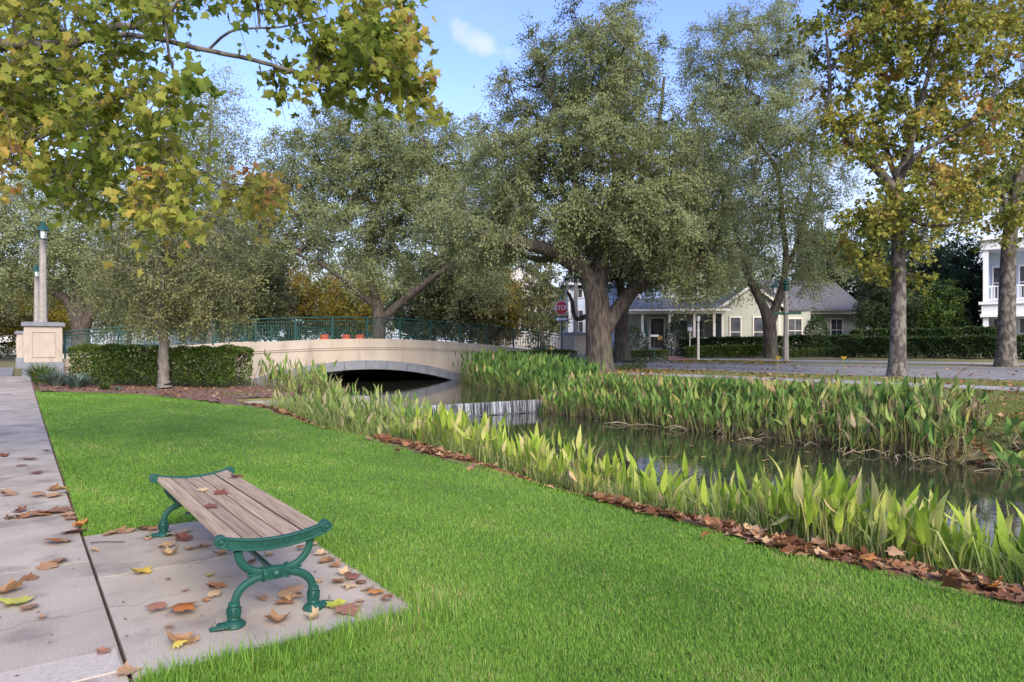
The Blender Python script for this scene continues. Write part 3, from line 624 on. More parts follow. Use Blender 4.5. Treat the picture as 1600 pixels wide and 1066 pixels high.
def end_frame(y, s):
    """cast end: dished rail with bosses, crossed arcs, collars and feet; s = -1 near end"""
    mb = MB(); n_ = 24
    xs_ = np.linspace(-.265, .265, n_); yo = y + s * .036
    up_ = [(x, seat_z(x) + .020) for x in xs_]; dn = [(x, seat_z(x) - .038) for x in xs_[::-1]]
    # rail built as quads so that the dished shape stays clean
    def rail(y0, y1, zt, zb_):
        vs8 = []; fs = []
        for i, x in enumerate(xs_):
            z = seat_z(x); vs8 += [(x, y0, z + zt), (x, y1, z + zt), (x, y1, z + zb_), (x, y0, z + zb_)]
        for i in range(n_ - 1):
            a = i * 4
            for k_ in range(4): fs.append((a + k_, a + (k_ + 1) % 4, a + 4 + (k_ + 1) % 4, a + 4 + k_))
        fs += [(3, 2, 1, 0), ((n_ - 1) * 4, (n_ - 1) * 4 + 1, (n_ - 1) * 4 + 2, (n_ - 1) * 4 + 3)]
        mb.add(vs8, fs)
    ya, yb = sorted((y + s * .016, y + s * .046)); rail(ya, yb, .018, -.038)
    ya, yb = sorted((y + s * .044, y + s * .054)); rail(ya, yb, .020, .008); rail(ya, yb, -.030, -.041)
    ya, yb = sorted((y - s * .03, y + s * .017)); rail(ya, yb, -.025, -.037)
    fr = mb.obj('end_frame', M['greenp'], bn, True, bevel=.003)
    for sx in (-1, 1):
        zb_ = seat_z(.268) - .008; q = MB()
        q.lathe([(.029, y - s * .006), (.031, y - s * .002), (.031, y + s * .050), (.028, y + s * .054), (.021, y + s * .054), (.019, y + s * .048), (.012, y + s * .048), (.010, y + s * .057), (.003, y + s * .059)], 14, (sx * .268, 0, zb_), 'y')
        q.obj('boss', M['greenp'], fr, bevel=.002)
    yl = y + s * .022
    for sx in (-1, 1):
        # upper arc: from rail down and in to the medallion
        pts = []
        for t_ in np.linspace(0, 1, 12):
            a = t_ * math.pi / 2; pts.append((sx * (.035 + .150 * math.cos(a) ** .9), yl, .375 - .128 * math.sin(a) ** 1.05 if t_ < 1 else .247))
        pts.append((sx * .01, yl, .243))
        q = MB().tube(pts, [.024] + [.021] * 11 + [.02], 8, flat=.85)
        pts = [(sx * .01, yl, .232)]
        for t_ in np.linspace(0, 1, 12):
            a = t_ * math.pi / 2; pts.append((sx * (.035 + .165 * math.sin(a) ** 1.0), yl, .108 + .122 * math.cos(a) ** .9))
        pts.append((sx * .204, yl, .06))
        q.tube(pts, [.02] + [.0215] * 12 + [.021], 8, flat=.85)
        # little leaf spur where the arcs part
        q.tube([(sx * .075, yl, .236), (sx * .108, yl, .240), (sx * .142, yl, .246)], [.016, .015, .003], 7)
        q.obj('leg', M['greenp'], fr, True)
        f_ = MB()
        f_.lathe([(.022, .125), (.029, .12), (.031, .108), (.025, .10), (.030, .085), (.031, .06), (.026, .05), (.032, .042), (.030, .034), (.027, .03)], 10, (sx * .204, yl, 0))
        for a in np.linspace(0, 2 * math.pi, 9)[:-1]:
            f_.tube([(sx * .204 + .029 * math.cos(a), yl + .029 * math.sin(a), .052), (sx * .204 + .032 * math.cos(a), yl + .032 * math.sin(a), .095)], .006, 4)
        f_.lathe([(.052, .0), (.055, .008), (.048, .02), (.034, .034), (.02, .036)], 12, (sx * .204, yl, 0))
        for dx in (1, -1):
            L_ = .115 if dx == 1 else .055
            f_.tube([(sx * (.204 + .0 * dx), yl, .014), (sx * (.204 + dx * L_ * .6), yl, .013), (sx * (.204 + dx * L_), yl, .009)], [.016, .018, .008], 8, flat=2.0)
        f_.obj('foot', M['greenp'], fr, True)
        MB().lathe([(.012, .012), (.012, .03), (.007, .034), (.006, .05), (.002, .055)], 6, (sx * .295, yl - s * .004, 0)).obj('anchor_bolt', M['barkg'], fr)
    md = MB(); md.lathe([(.018, -.07), (.036, -.066), (.037, -.052), (.030, -.045), (.033, -.02), (.036, 0), (.033, .02), (.030, .045), (.037, .052), (.036, .066), (.018, .07)], 12, (0, yl, .238), 'x')
    for i in range(7):
        for j in range(3): md.lathe([(.011, -.004), (.009, .006), (.003, .010)], 6, (-.045 + .015 * i, yl + s * .030, .220 + .016 * j), 'y')
    md.lathe([(.02, 0), (.019, s * .008), (.010, s * .016), (.004, s * .018)], 10, (0, yl + s * .030, .237), 'y')
    for x in np.linspace(-.062, .062, 2):
        for a in np.linspace(0, 2 * math.pi, 13)[:-1]: md.lathe([(.006, -.006), (.005, .006)], 5, (x, yl + .036 * math.cos(a), .238 + .036 * math.sin(a)), 'x')
    md.obj('medallion', M['greenp'], fr, True)
    text_mb('VICTOR STANLEY, INC.', .032, .0055, lambda x, yy, z: (x * 1.12 * (-s), y + s * (.0465 + z), seat_z(x * 1.12) - .010 + yy)).obj('raised_lettering', M['greenp'], fr)
    return fr
end_frame(0, -1); end_frame(LB, 1)
MB().tube([(0, .0, .238), (0, LB, .238)], .014, 8).obj('stretcher', M['greend'], bn, True)
mb = MB()
for x in (-.12, .12): mb.box(x - .02, x + .02, LB / 2 - .02, LB / 2 + .02, .375, .395)
MB().box(-.24, .24, LB / 2 - .022, LB / 2 + .022, .368, .376).obj('cross_brace', M['greend'], bn)

# ------------------------------------------------------------------ leaves and trees
def unit(a): return a / np.maximum(np.linalg.norm(a, axis=-1, keepdims=True), 1e-9)
def leaf_cards(p, ax, nrm, L, Wd, fold=.25, widest=.45):
    """rhombic leaves folded along the midrib: base, right, tip, left"""
    ax = unit(ax); b_ = unit(np.cross(nrm, ax)); n_ = np.cross(ax, b_)
    L = np.asarray(L)[:, None]; Wd = np.asarray(Wd)[:, None]
    mid = p + ax * L * widest; v = np.empty((len(p), 4, 3))
    v[:, 0] = p; v[:, 2] = p + ax * L - n_ * L * .12
    v[:, 1] = mid + b_ * Wd / 2 + n_ * Wd * fold; v[:, 3] = mid - b_ * Wd / 2 + n_ * Wd * fold
    return v.reshape(-1, 3)
# lobed sycamore leaf outline, base at the origin, tip along +y, unit length
LOBE = np.array([(0, 0), (.16, -.05), (.40, .02), (.34, .18), (.56, .40), (.36, .44), (.33, .62), (.17, .60), (0, 1.0), (-.17, .60), (-.33, .62), (-.36, .44), (-.56, .40), (-.34, .18), (-.40, .02), (-.16, -.05)])
LOBE_C = (0, .34)
LOBE5 = np.array([(0, 0), (.38, .05), (.30, .24), (.55, .45), (.26, .55), (0, 1.0), (-.26, .55), (-.55, .45), (-.30, .24), (-.38, .05)])
def lobed_cards(p, ax, nrm, L, curl, rng, out=LOBE5):
    """many lobed leaves in one array; a fan round a centre point gives the fold"""
    ax = unit(ax); b_ = unit(np.cross(nrm, ax)); n_ = np.cross(ax, b_); k = len(out); N = len(p)
    o = np.vstack([out, [LOBE_C]]); x = o[:, 0][None, :] * (1 + rng.normal(0, .08, (N, k + 1))); y = o[:, 1][None, :] * (1 + rng.normal(0, .06, (N, k + 1)))
    z = curl[:, None] * (np.abs(x) * 1.0 + .5 * (y - .3) ** 2) + rng.normal(0, .03, (N, k + 1)); z[:, k] = 0
    L = np.asarray(L)[:, None, None]
    v = p[:, None, :] + L * (x[..., None] * b_[:, None] + y[..., None] * ax[:, None] + z[..., None] * n_[:, None])
    i = np.arange(k); t = np.stack([np.full(k, k), i, (i + 1) % k], -1)
    f = (np.arange(N) * (k + 1))[:, None, None] + t[None]
    return v.reshape(-1, 3), f.reshape(-1, 3), k
def kite_cards(p, ax, nrm, L, rng):
    """three pointed leaf of two folded quads"""
    ax = unit(ax); b_ = unit(np.cross(nrm, ax)); n_ = np.cross(ax, b_); o = np.array([(0, 0, 0), (.52, .34, .16), (.22, .52, .04), (0, 1.0, -.10), (-.22, .52, .04), (-.52, .34, .16)])
    L = np.asarray(L)[:, None, None]; j = 1 + rng.normal(0, .12, (len(p), 6, 1))
    V = p[:, None] + L * j * (o[None, :, 0:1] * b_[:, None] + o[None, :, 1:2] * ax[:, None] + o[None, :, 2:3] * n_[:, None]); k = np.arange(len(p)) * 6
    return V.reshape(-1, 3), np.concatenate([np.stack([k, k + 1, k + 2, k + 3], -1), np.stack([k, k + 3, k + 4, k + 5], -1)])
def tubes_np(paths, radii, sides):
    """paths: (N, m, 3), radii (N, m): many thin tubes at once"""
    N, m, _ = paths.shape
    d = np.gradient(paths, axis=1); d = unit(d)
    ref = np.where(np.abs(d[..., 2:3]) > .9, np.array([1.0, 0, 0]), np.array([0, 0, 1.0]))
    a = unit(np.cross(d, ref)); b_ = np.cross(d, a)
    ang = 2 * np.pi * np.arange(sides) / sides
    V = paths[:, :, None] + radii[:, :, None, None] * (np.cos(ang)[None, None, :, None] * a[:, :, None] + np.sin(ang)[None, None, :, None] * b_[:, :, None])
    idx = np.arange(N * m * sides).reshape(N, m, sides); nx = np.roll(idx, -1, 2)
    F_ = np.stack([idx[:, :-1], nx[:, :-1], nx[:, 1:], idx[:, 1:]], -1).reshape(-1, 4)
    return V.reshape(-1, 3), F_
def smooth_path(pts, n=6):
    """Catmull-Rom through (x, y, z, r) points"""
    p = np.array(pts, float); p = np.vstack([2 * p[0] - p[1], p, 2 * p[-1] - p[-2]]); out = []
    for i in range(1, len(p) - 2):
        for t in np.linspace(0, 1, n, endpoint=False):
            a, b_, c, d = p[i - 1], p[i], p[i + 1], p[i + 2]
            out.append(.5 * ((2 * b_) + (-a + c) * t + (2 * a - 5 * b_ + 4 * c - d) * t * t + (-a + 3 * b_ - 3 * c + d) * t ** 3))
    out.append(p[-2]); out = np.array(out); out[:, 3] = np.maximum(out[:, 3], .005); return out
def E(px, py, Y, rx, ry, rd, w_=1.0):
    """crown lobe: centre in the photograph at depth Y, radii in photograph pixels, depth radius in metres"""
    c = P(px, py, Y); return (c.x, c.y, c.z, rx * Y / F, rd, ry * Y / F, w_)
def sample_clumps(ells, n, r, rng, inner=.2, tries=40):
    out = []; vol = np.array([e[3] * e[4] * e[5] * e[6] for e in ells]); vol /= vol.sum()
    for k in range(n * tries):
        if len(out) >= n: break
        e = ells[rng.choice(len(ells), p=vol)]
        d = rng.normal(size=3); d /= np.linalg.norm(d); s = (inner + (1 - inner) * rng.random() ** .6)
        p = np.array(e[:3]) + d * s * np.array(e[3:6])
        if out and (np.sum((np.array(out) - p) ** 2, 1) < (r * (.85 if k < n * 12 else .55)) ** 2).any(): continue
        out.append(p)
    return np.array(out)
def tree(name, label, cat, base, limbs, ells, n_clump, clump_r, leaves, leaf_l, leaf_w, leaf_mat, bark, seed, droop=.35, n_tw=8, flat=1.0, twig=True, twig_r=.008,
         tip=.02, kbr=.016, group=None, shape='rhomb', sides=7, bark_tw=None, leaf_up=.7, tint_sd=.09, tint_c=.18, tint_fn=None, hang=0, detach=None, tint_mid=.45, inner=.2, clumps=None):
    rng = np.random.default_rng(seed); base = Vector(base)
    root = thing(name, label, cat, base, 0, group); b0 = np.array(base)
    # trunk and named limbs
    TV, TF, off = [], [], 0; nodes_, parent, rad0 = [], [], []
    for li, lm in enumerate(limbs):
        sp = smooth_path(lm, 7)
        sp[1:-1, :3] += rng.normal(0, 1, (len(sp) - 2, 3)) * sp[1:-1, 3:4] * np.where(sp[1:-1, 3:4] > .2, .0, .07)
        V, Fc = tubes_np(sp[None, :, :3] - b0, sp[None, :, 3], 12 if sp[0, 3] > .12 else 8)
        TV.append(V); TF.append(Fc + off); off += len(V)
        start = len(nodes_)
        for i, q_ in enumerate(sp):
            nodes_.append(q_[:3]); parent.append(start + i - 1 if i else -1); rad0.append(q_[3])
    n0 = len(nodes_)
    o = link('trunk', np_mesh('trunk', np.vstack(TV), np.vstack(TF), bark, smooth=True), root)
    C = sample_clumps(ells, n_clump, clump_r, rng, inner) if clumps is None else np.array(clumps)
    top = np.array([l[-1][:3] for l in limbs]).mean(0)
    nodes_ = [np.array(q_) for q_ in nodes_]
    nd = np.array(nodes_)
    dist = np.min(np.linalg.norm(C[:, None] - nd[None, :], axis=2), 1)
    C = C[np.argsort(dist)]
    load = [0.0] * n0; links = []
    first_ok = [i for i in range(n0) if rad0[i] < max(rad0) * .9] or list(range(n0))
    ok = np.zeros(n0, bool); ok[first_ok] = True
    buf = np.full((n0 + len(C) * 4, 3), 1e6); buf[:n0] = np.where(ok[:, None], nd, 1e6); cnt = n0
    for c in C:
        dd = np.linalg.norm(buf[:cnt] - c, axis=1); j = int(np.argmin(dd)); p0 = nodes_[j]; v = c - p0; L_ = np.linalg.norm(v)
        side = rng.normal(0, .10, 3) * L_; chain = [j]
        for t in (.33, .66, 1.0):
            q_ = p0 + v * t + side * math.sin(t * math.pi) + np.array([0, 0, 1]) * math.sin(t * math.pi) * L_ * .10
            nodes_.append(q_); parent.append(chain[-1]); load.append(0.0); buf[cnt] = q_; chain.append(cnt); cnt += 1
        load[-1] = 1.0; links.append(chain)
    for i in range(len(nodes_) - 1, n0 - 1, -1): load[parent[i]] += load[i]
    if links:
        rr = lambda i: min(rad0[i] * .75, max(tip, kbr * load[i] ** .55)) if i < n0 else max(tip, kbr * load[i] ** .5)
        paths = np.array([[nodes_[i] for i in ch] for ch in links]) - b0
        rads = np.array([[min(rr(ch[0]), rr(ch[1]) * 1.15)] + [rr(i) for i in ch[1:]] for ch in links])
        # finer curve through the four points
        mid = (paths[:, :-1] + paths[:, 1:]) / 2 + rng.normal(0, .02, (len(paths), 3, 3)) * np.linalg.norm(paths[:, -1] - paths[:, 0], axis=1)[:, None, None]
        pp = np.empty((len(paths), 7, 3)); pp[:, 0::2] = paths; pp[:, 1::2] = mid
        r2 = np.empty((len(paths), 7)); r2[:, 0::2] = rads; r2[:, 1::2] = (rads[:, :-1] + rads[:, 1:]) / 2
        BVt, BF = tubes_np(pp, r2, 5 if twig else 3) if shape != 'tri' else tubes_np(paths, rads, 4)
        tag(link('branches', np_mesh('branches', BVt, BF, bark, smooth=True), root), kind='stuff')
    # twigs and leaves
    nC = len(C); D = rng.normal(size=(nC, n_tw, 3)); out = unit(C - top + np.array([0, 0, .5])); D = unit(D + .55 * out[:, None]); D[..., 2] *= flat; D = unit(D)
    Lt = clump_r * rng.uniform(.65, 1.35, (nC, n_tw)); tt = np.linspace(0, 1, 3)
    dr = droop * rng.uniform(.4, 1.6, (nC, n_tw))
    def along(D_, L_, dr_, s):
        return D_ * (L_ * s)[..., None] - np.array([0, 0, 1.0]) * (L_ * dr_ * s * s)[..., None]
    if twig:
        pth = np.stack([C[:, None] + along(D, Lt, dr, np.full(Lt.shape, t)) for t in tt], 2).reshape(-1, 3, 3) - b0
        pth[:, 1:2] += rng.normal(0, .06, (len(pth), 1, 3)) * clump_r
        pth = pth[::2] if clump_r > .6 else pth
        V, Fc = tubes_np(pth, np.tile(np.array([1, .75, .4]) * twig_r, (len(pth), 1)), 3)
        link('twigs', np_mesh('twigs', V, Fc, bark_tw or bark), root)
    n_l = max(1, leaves // (nC * n_tw)); N = nC * n_tw * n_l
    s = rng.random((nC, n_tw, n_l)) ** .65 * 1.06
    Dn, Ln, dn = D[:, :, None], Lt[:, :, None], dr[:, :, None]
    p = C[:, None, None] + Dn * (Ln * s)[..., None] - np.array([0, 0, 1.0]) * (Ln * dn * s * s)[..., None]
    p = (p + rng.normal(0, .13 * clump_r, p.shape) * (.5 + s)[..., None] * np.array([1, 1, .8])).reshape(-1, 3) - b0
    axd = np.broadcast_to(Dn, (nC, n_tw, n_l, 3)).reshape(-1, 3) * .8 + rng.normal(0, .7, (N, 3)) + np.array([0, 0, -.35])
    nr = rng.normal(0, .75, (N, 3)) + np.array([0, 0, leaf_up * .7]) + 1.1 * unit(p + b0 - np.repeat(C, n_tw * n_l, 0)) + .5 * np.repeat(out, n_tw * n_l, 0)
    ll = leaf_l * rng.uniform(.65, 1.3, N)
    tm_ = tint_mid + (tint_fn(C)[:, None, None] if tint_fn else 0)
    tint = (tm_ + rng.normal(0, tint_c, (nC, 1, 1)) + rng.normal(0, tint_c * .5, (nC, n_tw, 1)) + rng.normal(0, tint_sd, (nC, n_tw, n_l))).reshape(-1).clip(0, 1)
    if shape == 'rhomb':
        V = leaf_cards(p, axd, nr, ll, leaf_w * rng.uniform(.7, 1.25, N)); Fc = np.arange(N * 4).reshape(-1, 4)
        link('crown', np_mesh('crown', V, Fc, leaf_mat, tint), root)
    elif shape == 'kite':
        V, Fc = kite_cards(p, axd, nr, ll, rng)
        link('crown', np_mesh('crown', V, Fc, leaf_mat, np.tile(tint, 2)), root)
    elif shape == 'tri':
        V = leaf_cards(p, axd, nr, ll, leaf_w * rng.uniform(.7, 1.25, N)).reshape(-1, 4, 3)[:, 1:].reshape(-1, 3)
        link('crown', np_mesh('crown', V, np.arange(N * 3).reshape(-1, 3), leaf_mat, tint), root)
    else:
        V, Fc, k = lobed_cards(p, axd, nr, ll, rng.uniform(-.5, .1, N), rng)
        if detach:
            # the leaves nearest the camera stand alone, the rest share one mesh
            V3 = V.reshape(N, k + 1, 3); cd_ = np.linalg.norm(p + b0 - np.array([0, 0, 1.4]), axis=1)
            vis = (p[:, 1] + b0[1] > 3.2) & ((p[:, 0] + b0[0]) / np.maximum(p[:, 1] + b0[1], .1) > -.76) & ((p[:, 2] + b0[2] - 1.4) / np.maximum(p[:, 1] + b0[1], .1) < .515)
            order = np.argsort(np.where(vis, cd_, 1e9))[:detach]; sel = np.zeros(N, bool); sel[order] = True
            tri = np.stack([np.full(k, k), np.arange(k), (np.arange(k) + 1) % k], -1)
            for i in order:
                c = V3[i, 0]
                link('leaf', np_mesh('leaf', V3[i] - c, tri, leaf_mat, np.full(k, tint[i])), root, tuple(c))
            rest = V3[~sel].reshape(-1, 3); M_ = (~sel).sum()
            Fr = ((np.arange(M_) * (k + 1))[:, None, None] + tri[None]).reshape(-1, 3)
            tag(link('foliage', np_mesh('foliage', rest, Fr, leaf_mat, np.repeat(tint[~sel], k)), root), kind='stuff')
        else:
            link('crown', np_mesh('crown', V, Fc, leaf_mat, np.repeat(tint, k)), root)
    # pale bare twigs that hang out of the crown
    if hang:
        ci = rng.integers(0, nC, hang); st_ = C[ci] - b0 + rng.normal(0, .3, (hang, 3)) * clump_r
        L_ = rng.uniform(.6, 2.2, hang); dd = rng.normal(0, .8, (hang, 3)) + np.array([0, 0, -.9]); dd = unit(dd)
        pth = np.stack([st_ + dd * (L_ * t)[:, None] - np.array([0, 0, 1.0]) * (L_ * .35 * t * t)[:, None] + (rng.normal(0, .07, (hang, 3)) * L_[:, None] if 0 < t < 1 else 0) for t in np.linspace(0, 1, 6)], 1)
        V, Fc = tubes_np(pth, np.tile(np.linspace(.016, .005, 6), (hang, 1)), 3)
        tag(link('bare_twigs', np_mesh('bare_twigs', V, Fc, M['twig']), root), kind='stuff')
    return root
def L(Y, *pts):
    """limb through photograph points (px, py, radius, depth offset) at depth Y"""
    out = []
    for q_ in pts:
        c = P(q_[0], q_[1], Y + (q_[3] if len(q_) > 3 else 0)); out.append((c.x, c.y, c.z, q_[2]))
    return out

# big live oak by the far bank
Y = 31.0; b0 = G(938, Y)
tree('live_oak', 'big spreading live oak with a thick trunk at the water side by the bridge pillar', 'tree', b0,
     [L(Y, (938, 590, .85), (937, 570, .66), (936, 545, .60), (935, 505, .57), (933, 470, .55), (930, 452, .48)),
      L(Y, (931, 470, .46), (918, 432, .42), (893, 410, .38, -.3), (862, 393, .33, -.8), (825, 382, .27, -1.2), (785, 378, .22, -1.6), (745, 362, .14, -2)),
      L(Y, (931, 465, .44), (938, 425, .36), (942, 395, .31, .3), (950, 365, .27, .3), (960, 320, .23), (962, 270, .19, -.3), (955, 215, .15), (962, 150, .10), (950, 90, .06)),
      L(Y, (944, 515, .40), (962, 487, .33, .3), (985, 458, .30, .5), (1012, 441, .27, .3), (1045, 430, .23), (1085, 412, .17, -.6), (1120, 380, .11, -1)),
      L(Y, (950, 362, .2), (985, 320, .17, .8), (1010, 262, .14, 1.4), (1030, 190, .10, 1.6), (1038, 120, .06, 1.5)),
      L(Y, (940, 400, .2), (915, 345, .17, -.8), (900, 290, .15, -1.2), (880, 220, .11, -1.4), (860, 150, .07, -1.5)),
      L(Y, (905, 418, .18), (880, 405, .17, 1.2), (840, 405, .15, 2), (800, 395, .1, 2.6))],
     [E(930, 110, Y, 105, 90, 3.4), E(865, 120, Y, 60, 75, 3.0, .8), E(960, 230, Y, 150, 85, 4.4), E(825, 260, Y, 95, 80, 3.6), E(765, 345, Y, 95, 60, 3.4, 1.2), E(700, 350, Y - 1, 60, 60, 2.4, .9), E(1085, 300, Y, 60, 90, 3), E(790, 190, Y, 50, 60, 2.6), E(1010, 330, Y, 100, 80, 4.2, 1.2), E(1065, 405, Y, 75, 55, 3.2, 1.2), E(1085, 440, Y - 1, 45, 32, 2, .9), E(900, 330, Y, 80, 60, 3.6),
      E(1030, 330, Y - 3.5, 70, 60, 1.6), E(970, 60, Y, 40, 55, 2.6)],
     500, .80, 200000, .125, .064, M['oak'], M['bark'], 3, droop=.45, n_tw=9, twig_r=.011, bark_tw=M['twig'], hang=330, kbr=.02, tint_c=.13)
Y = 37.0; b0 = G(972, Y)
tree('live_oak', 'dark live oak trunk just behind the big oak, crossing its right limb', 'tree', b0,
     [L(Y, (973, 562, .50), (972, 540, .42), (971, 510, .38), (973, 480, .36), (985, 462, .30), (1010, 425, .22), (1040, 380, .14)), L(Y, (972, 490, .3), (955, 495, .2), (925, 492, .16), (900, 498, .12), (893, 470, .1), (886, 455, .06)),
      L(Y, (975, 480, .26), (965, 420, .2), (950, 350, .14))],
     [E(960, 380, Y, 90, 60, 3), E(1030, 390, Y, 60, 50, 2.5)],
     120, .9, 34000, .14, .07, M['dark'], M['bark'], 4, kbr=.02)
# live oak behind the bridge
Y = 50.0; b0 = G(590, Y + 2)
tree('live_oak', 'broad live oak behind the middle of the bridge with a limb rising right', 'tree', (P(592, 545, Y).x, Y, .35),
     [L(Y, (592, 560, .55), (592, 535, .48), (592, 505, .45), (590, 482, .40), (585, 460, .32), (575, 425, .24), (580, 380, .18), (590, 320, .13), (600, 260, .08)),
      L(Y, (594, 505, .40), (615, 483, .32, -.4), (645, 458, .28, -1), (672, 437, .22, -1.5), (700, 415, .16, -2), (725, 385, .1, -2)),
      L(Y, (590, 480, .3), (565, 462, .24, -.6), (540, 440, .2, -1), (505, 415, .14, -1.6), (470, 400, .09, -2))],
     [E(590, 240, Y, 105, 75, 5), E(520, 250, Y, 70, 75, 4), E(640, 290, Y, 95, 85, 5), E(490, 340, Y, 55, 90, 3.6, 1.1), E(570, 350, Y, 110, 60, 4.5), E(700, 330, Y, 70, 90, 4), E(735, 410, Y, 75, 60, 3.2), E(450, 265, Y, 42, 75, 2.6), E(435, 350, Y, 40, 60, 2.6), E(700, 240, Y, 75, 60, 3.5), E(770, 330, Y, 55, 80, 3.2), E(560, 190, Y, 40, 40, 3), E(600, 420, Y, 80, 35, 3, .6)],
     500, 1.1, 190000, .225, .115, M['oak'], M['bark'], 5, shape='tri', droop=.5, n_tw=9, twig_r=.014, bark_tw=M['twig'], hang=150, kbr=.026, tint_mid=.46, tint_c=.13)
# hanging spray from the oak that drops in front of the railing
# live oak in front of the sage house
Y = 41.0; b0 = G(1203, Y)
tree('live_oak', 'live oak with a low forked trunk in front of the sage green house', 'tree', b0,
     [L(Y, (1205, 562, .50), (1204, 545, .42), (1203, 520, .40), (1201, 500, .38), (1193, 480, .28), (1180, 455, .22), (1165, 420, .16), (1150, 360, .11), (1140, 290, .07)),
      L(Y, (1203, 505, .34), (1212, 480, .27), (1222, 450, .22), (1228, 400, .18), (1222, 340, .15), (1215, 270, .12), (1180, 215, .09), (1165, 170, .07), (1175, 110, .04)),
      L(Y, (1225, 430, .16), (1245, 380, .13), (1262, 320, .10), (1270, 260, .06))],
     [E(1170, 110, Y, 100, 95, 4), E(1215, 200, Y, 80, 80, 4), E(1150, 230, Y, 85, 75, 4), E(1230, 300, Y, 75, 75, 3.6), E(1150, 340, Y, 75, 70, 3.6), E(1190, 400, Y, 85, 50, 3.4, .9), E(1265, 385, Y, 50, 55, 2.4), E(1150, 420, Y, 60, 35, 2.2, .8), E(1275, 430, Y, 40, 30, 1.6), E(1105, 100, Y, 45, 70, 2.4), E(1090, 220, Y, 50, 90, 3), E(1290, 280, Y, 45, 60, 2.4), E(1230, 60, Y, 45, 60, 2.6)],
     380, .95, 150000, .165, .085, M['oak'], M['bark'], 6, shape='tri', droop=.5, n_tw=9, twig_r=.012, bark_tw=M['twig'], hang=170, kbr=.02, tint_mid=.45)
# small oak by the hedge
Y = 21.6; b0 = G(256, Y)
tree('young_oak', 'young oak with a slim straight trunk in the mulch before the hedge', 'tree', b0,
     [L(Y, (257, 606, .24), (256, 596, .175), (256, 570, .16), (255, 530, .14), (254, 500, .125), (252, 450, .10), (250, 390, .075), (252, 330, .05))],
     [E(255, 430, Y, 95, 85, 2.0), E(330, 440, Y, 65, 65, 1.6), E(200, 460, Y, 45, 50, 1.4), E(270, 360, Y, 70, 50, 1.6), E(345, 380, Y, 45, 60, 1.3, .8), E(330, 480, Y, 55, 25, 1.4)],
     150, .62, 36000, .09, .045, M['oakw'], M['barkg'], 8, droop=.3, n_tw=8, twig_r=.006, kbr=.012, tip=.012, tint_mid=.42)
Y = 33.0
tree('oak', 'tall thin topped tree behind the overhanging sycamore branches', 'tree', (P(330, 545, Y).x, Y + 20, .4),
     [[(*P(330, 550, Y + 20), .35), (*P(330, 450, Y + 20), .3), (*P(325, 300, Y + 20), .2), (*P(330, 170, Y + 20), .07)]],
     [E(320, 220, Y + 20, 60, 90, 4), E(330, 320, Y + 20, 70, 70, 4), E(300, 400, Y + 20, 80, 50, 4), E(350, 150, Y + 20, 22, 35, 2)],
     210, 1.5, 42000, .24, .12, M['oak'], M['barkg'], 9, shape='tri', droop=.2, twig_r=.012, n_tw=8)
# spreading oak far left
Y = 56.0
live_far = tree('live_oak', 'wide forked live oak far left beyond the lamp posts', 'tree', (P(125, 545, Y).x, Y, .35),
     [L(Y, (127, 556, .80), (126, 530, .68), (124, 505, .62), (115, 485, .45), (100, 465, .34), (70, 452, .25), (30, 440, .17), (-10, 425, .1)), L(Y, (128, 508, .5), (124, 470, .36), (112, 430, .26), (95, 390, .18)),
      L(Y, (130, 512, .5), (145, 485, .40), (165, 460, .32), (185, 430, .22), (200, 390, .14))],
     [E(60, 350, Y, 110, 80, 5), E(150, 390, Y, 80, 60, 4.5), E(20, 430, Y, 75, 30, 4, .9), E(-60, 360, Y, 80, 80, 5), E(200, 330, Y, 50, 60, 4)],
     300, 1.5, 84000, .25, .13, M['oak'], M['bark'], 10, shape='tri', droop=.4, twig_r=.014, kbr=.03, tint_mid=.5)
# sycamores on the right
Y = 23.6; b0 = G(1401, Y)
tree('sycamore', 'yellowing sycamore with a straight mottled trunk nearest the marsh bank', 'tree', b0,
     [L(Y, (1402, 598, .42), (1402, 575, .31), (1403, 540, .26), (1404, 480, .235), (1404, 420, .22), (1403, 350, .205), (1402, 290, .19), (1405, 262, .15)),
      L(Y, (1402, 300, .19), (1388, 283, .15), (1365, 260, .125), (1340, 232, .11), (1312, 205, .10), (1297, 175, .085), (1296, 120, .06), (1292, 60, .04)),
      L(Y, (1403, 290, .18), (1412, 260, .14), (1425, 215, .11), (1435, 170, .09), (1450, 120, .07), (1465, 60, .05), (1470, 0, .04), (1475, -90, .02)),
      L(Y, (1404, 282, .12), (1430, 245, .09, -.6), (1470, 220, .07, -1), (1520, 190, .05, -1.6), (1560, 140, .03, -2)),
      L(Y, (1404, 330, .09), (1440, 350, .07, -.8), (1475, 352, .05, -1.4), (1520, 345, .03, -2)),
      L(Y, (1404, 290, .11), (1385, 230, .08, .8), (1375, 150, .06, 1.4), (1370, 60, .05, 2), (1365, -60, .03, 2))],
     [E(1450, 60, Y, 135, 90, 3), E(1340, 60, Y, 80, 85, 2.6), E(1330, 190, Y, 70, 75, 2.2, .7), E(1450, 190, Y, 120, 70, 2.8), E(1420, 320, Y, 100, 45, 2.6, 1.1), E(1370, 390, Y, 70, 38, 2.2, 1.2), E(1480, 290, Y, 75, 45, 2.4), E(1420, -80, Y, 150, 100, 3.4), E(1440, 420, Y, 50, 28, 1.8, .8), E(1330, 350, Y, 40, 30, 1.6, .9)],
     300, .55, 30000, .165, .12, M['syc'], M['barks'], 12, droop=.35, n_tw=7, twig_r=.006, kbr=.010, tip=.010, shape='kite', tint_mid=.52, tint_c=.2, inner=.1, group='sycamores across the stream')
Y = 27.6; b0 = G(1573, Y)
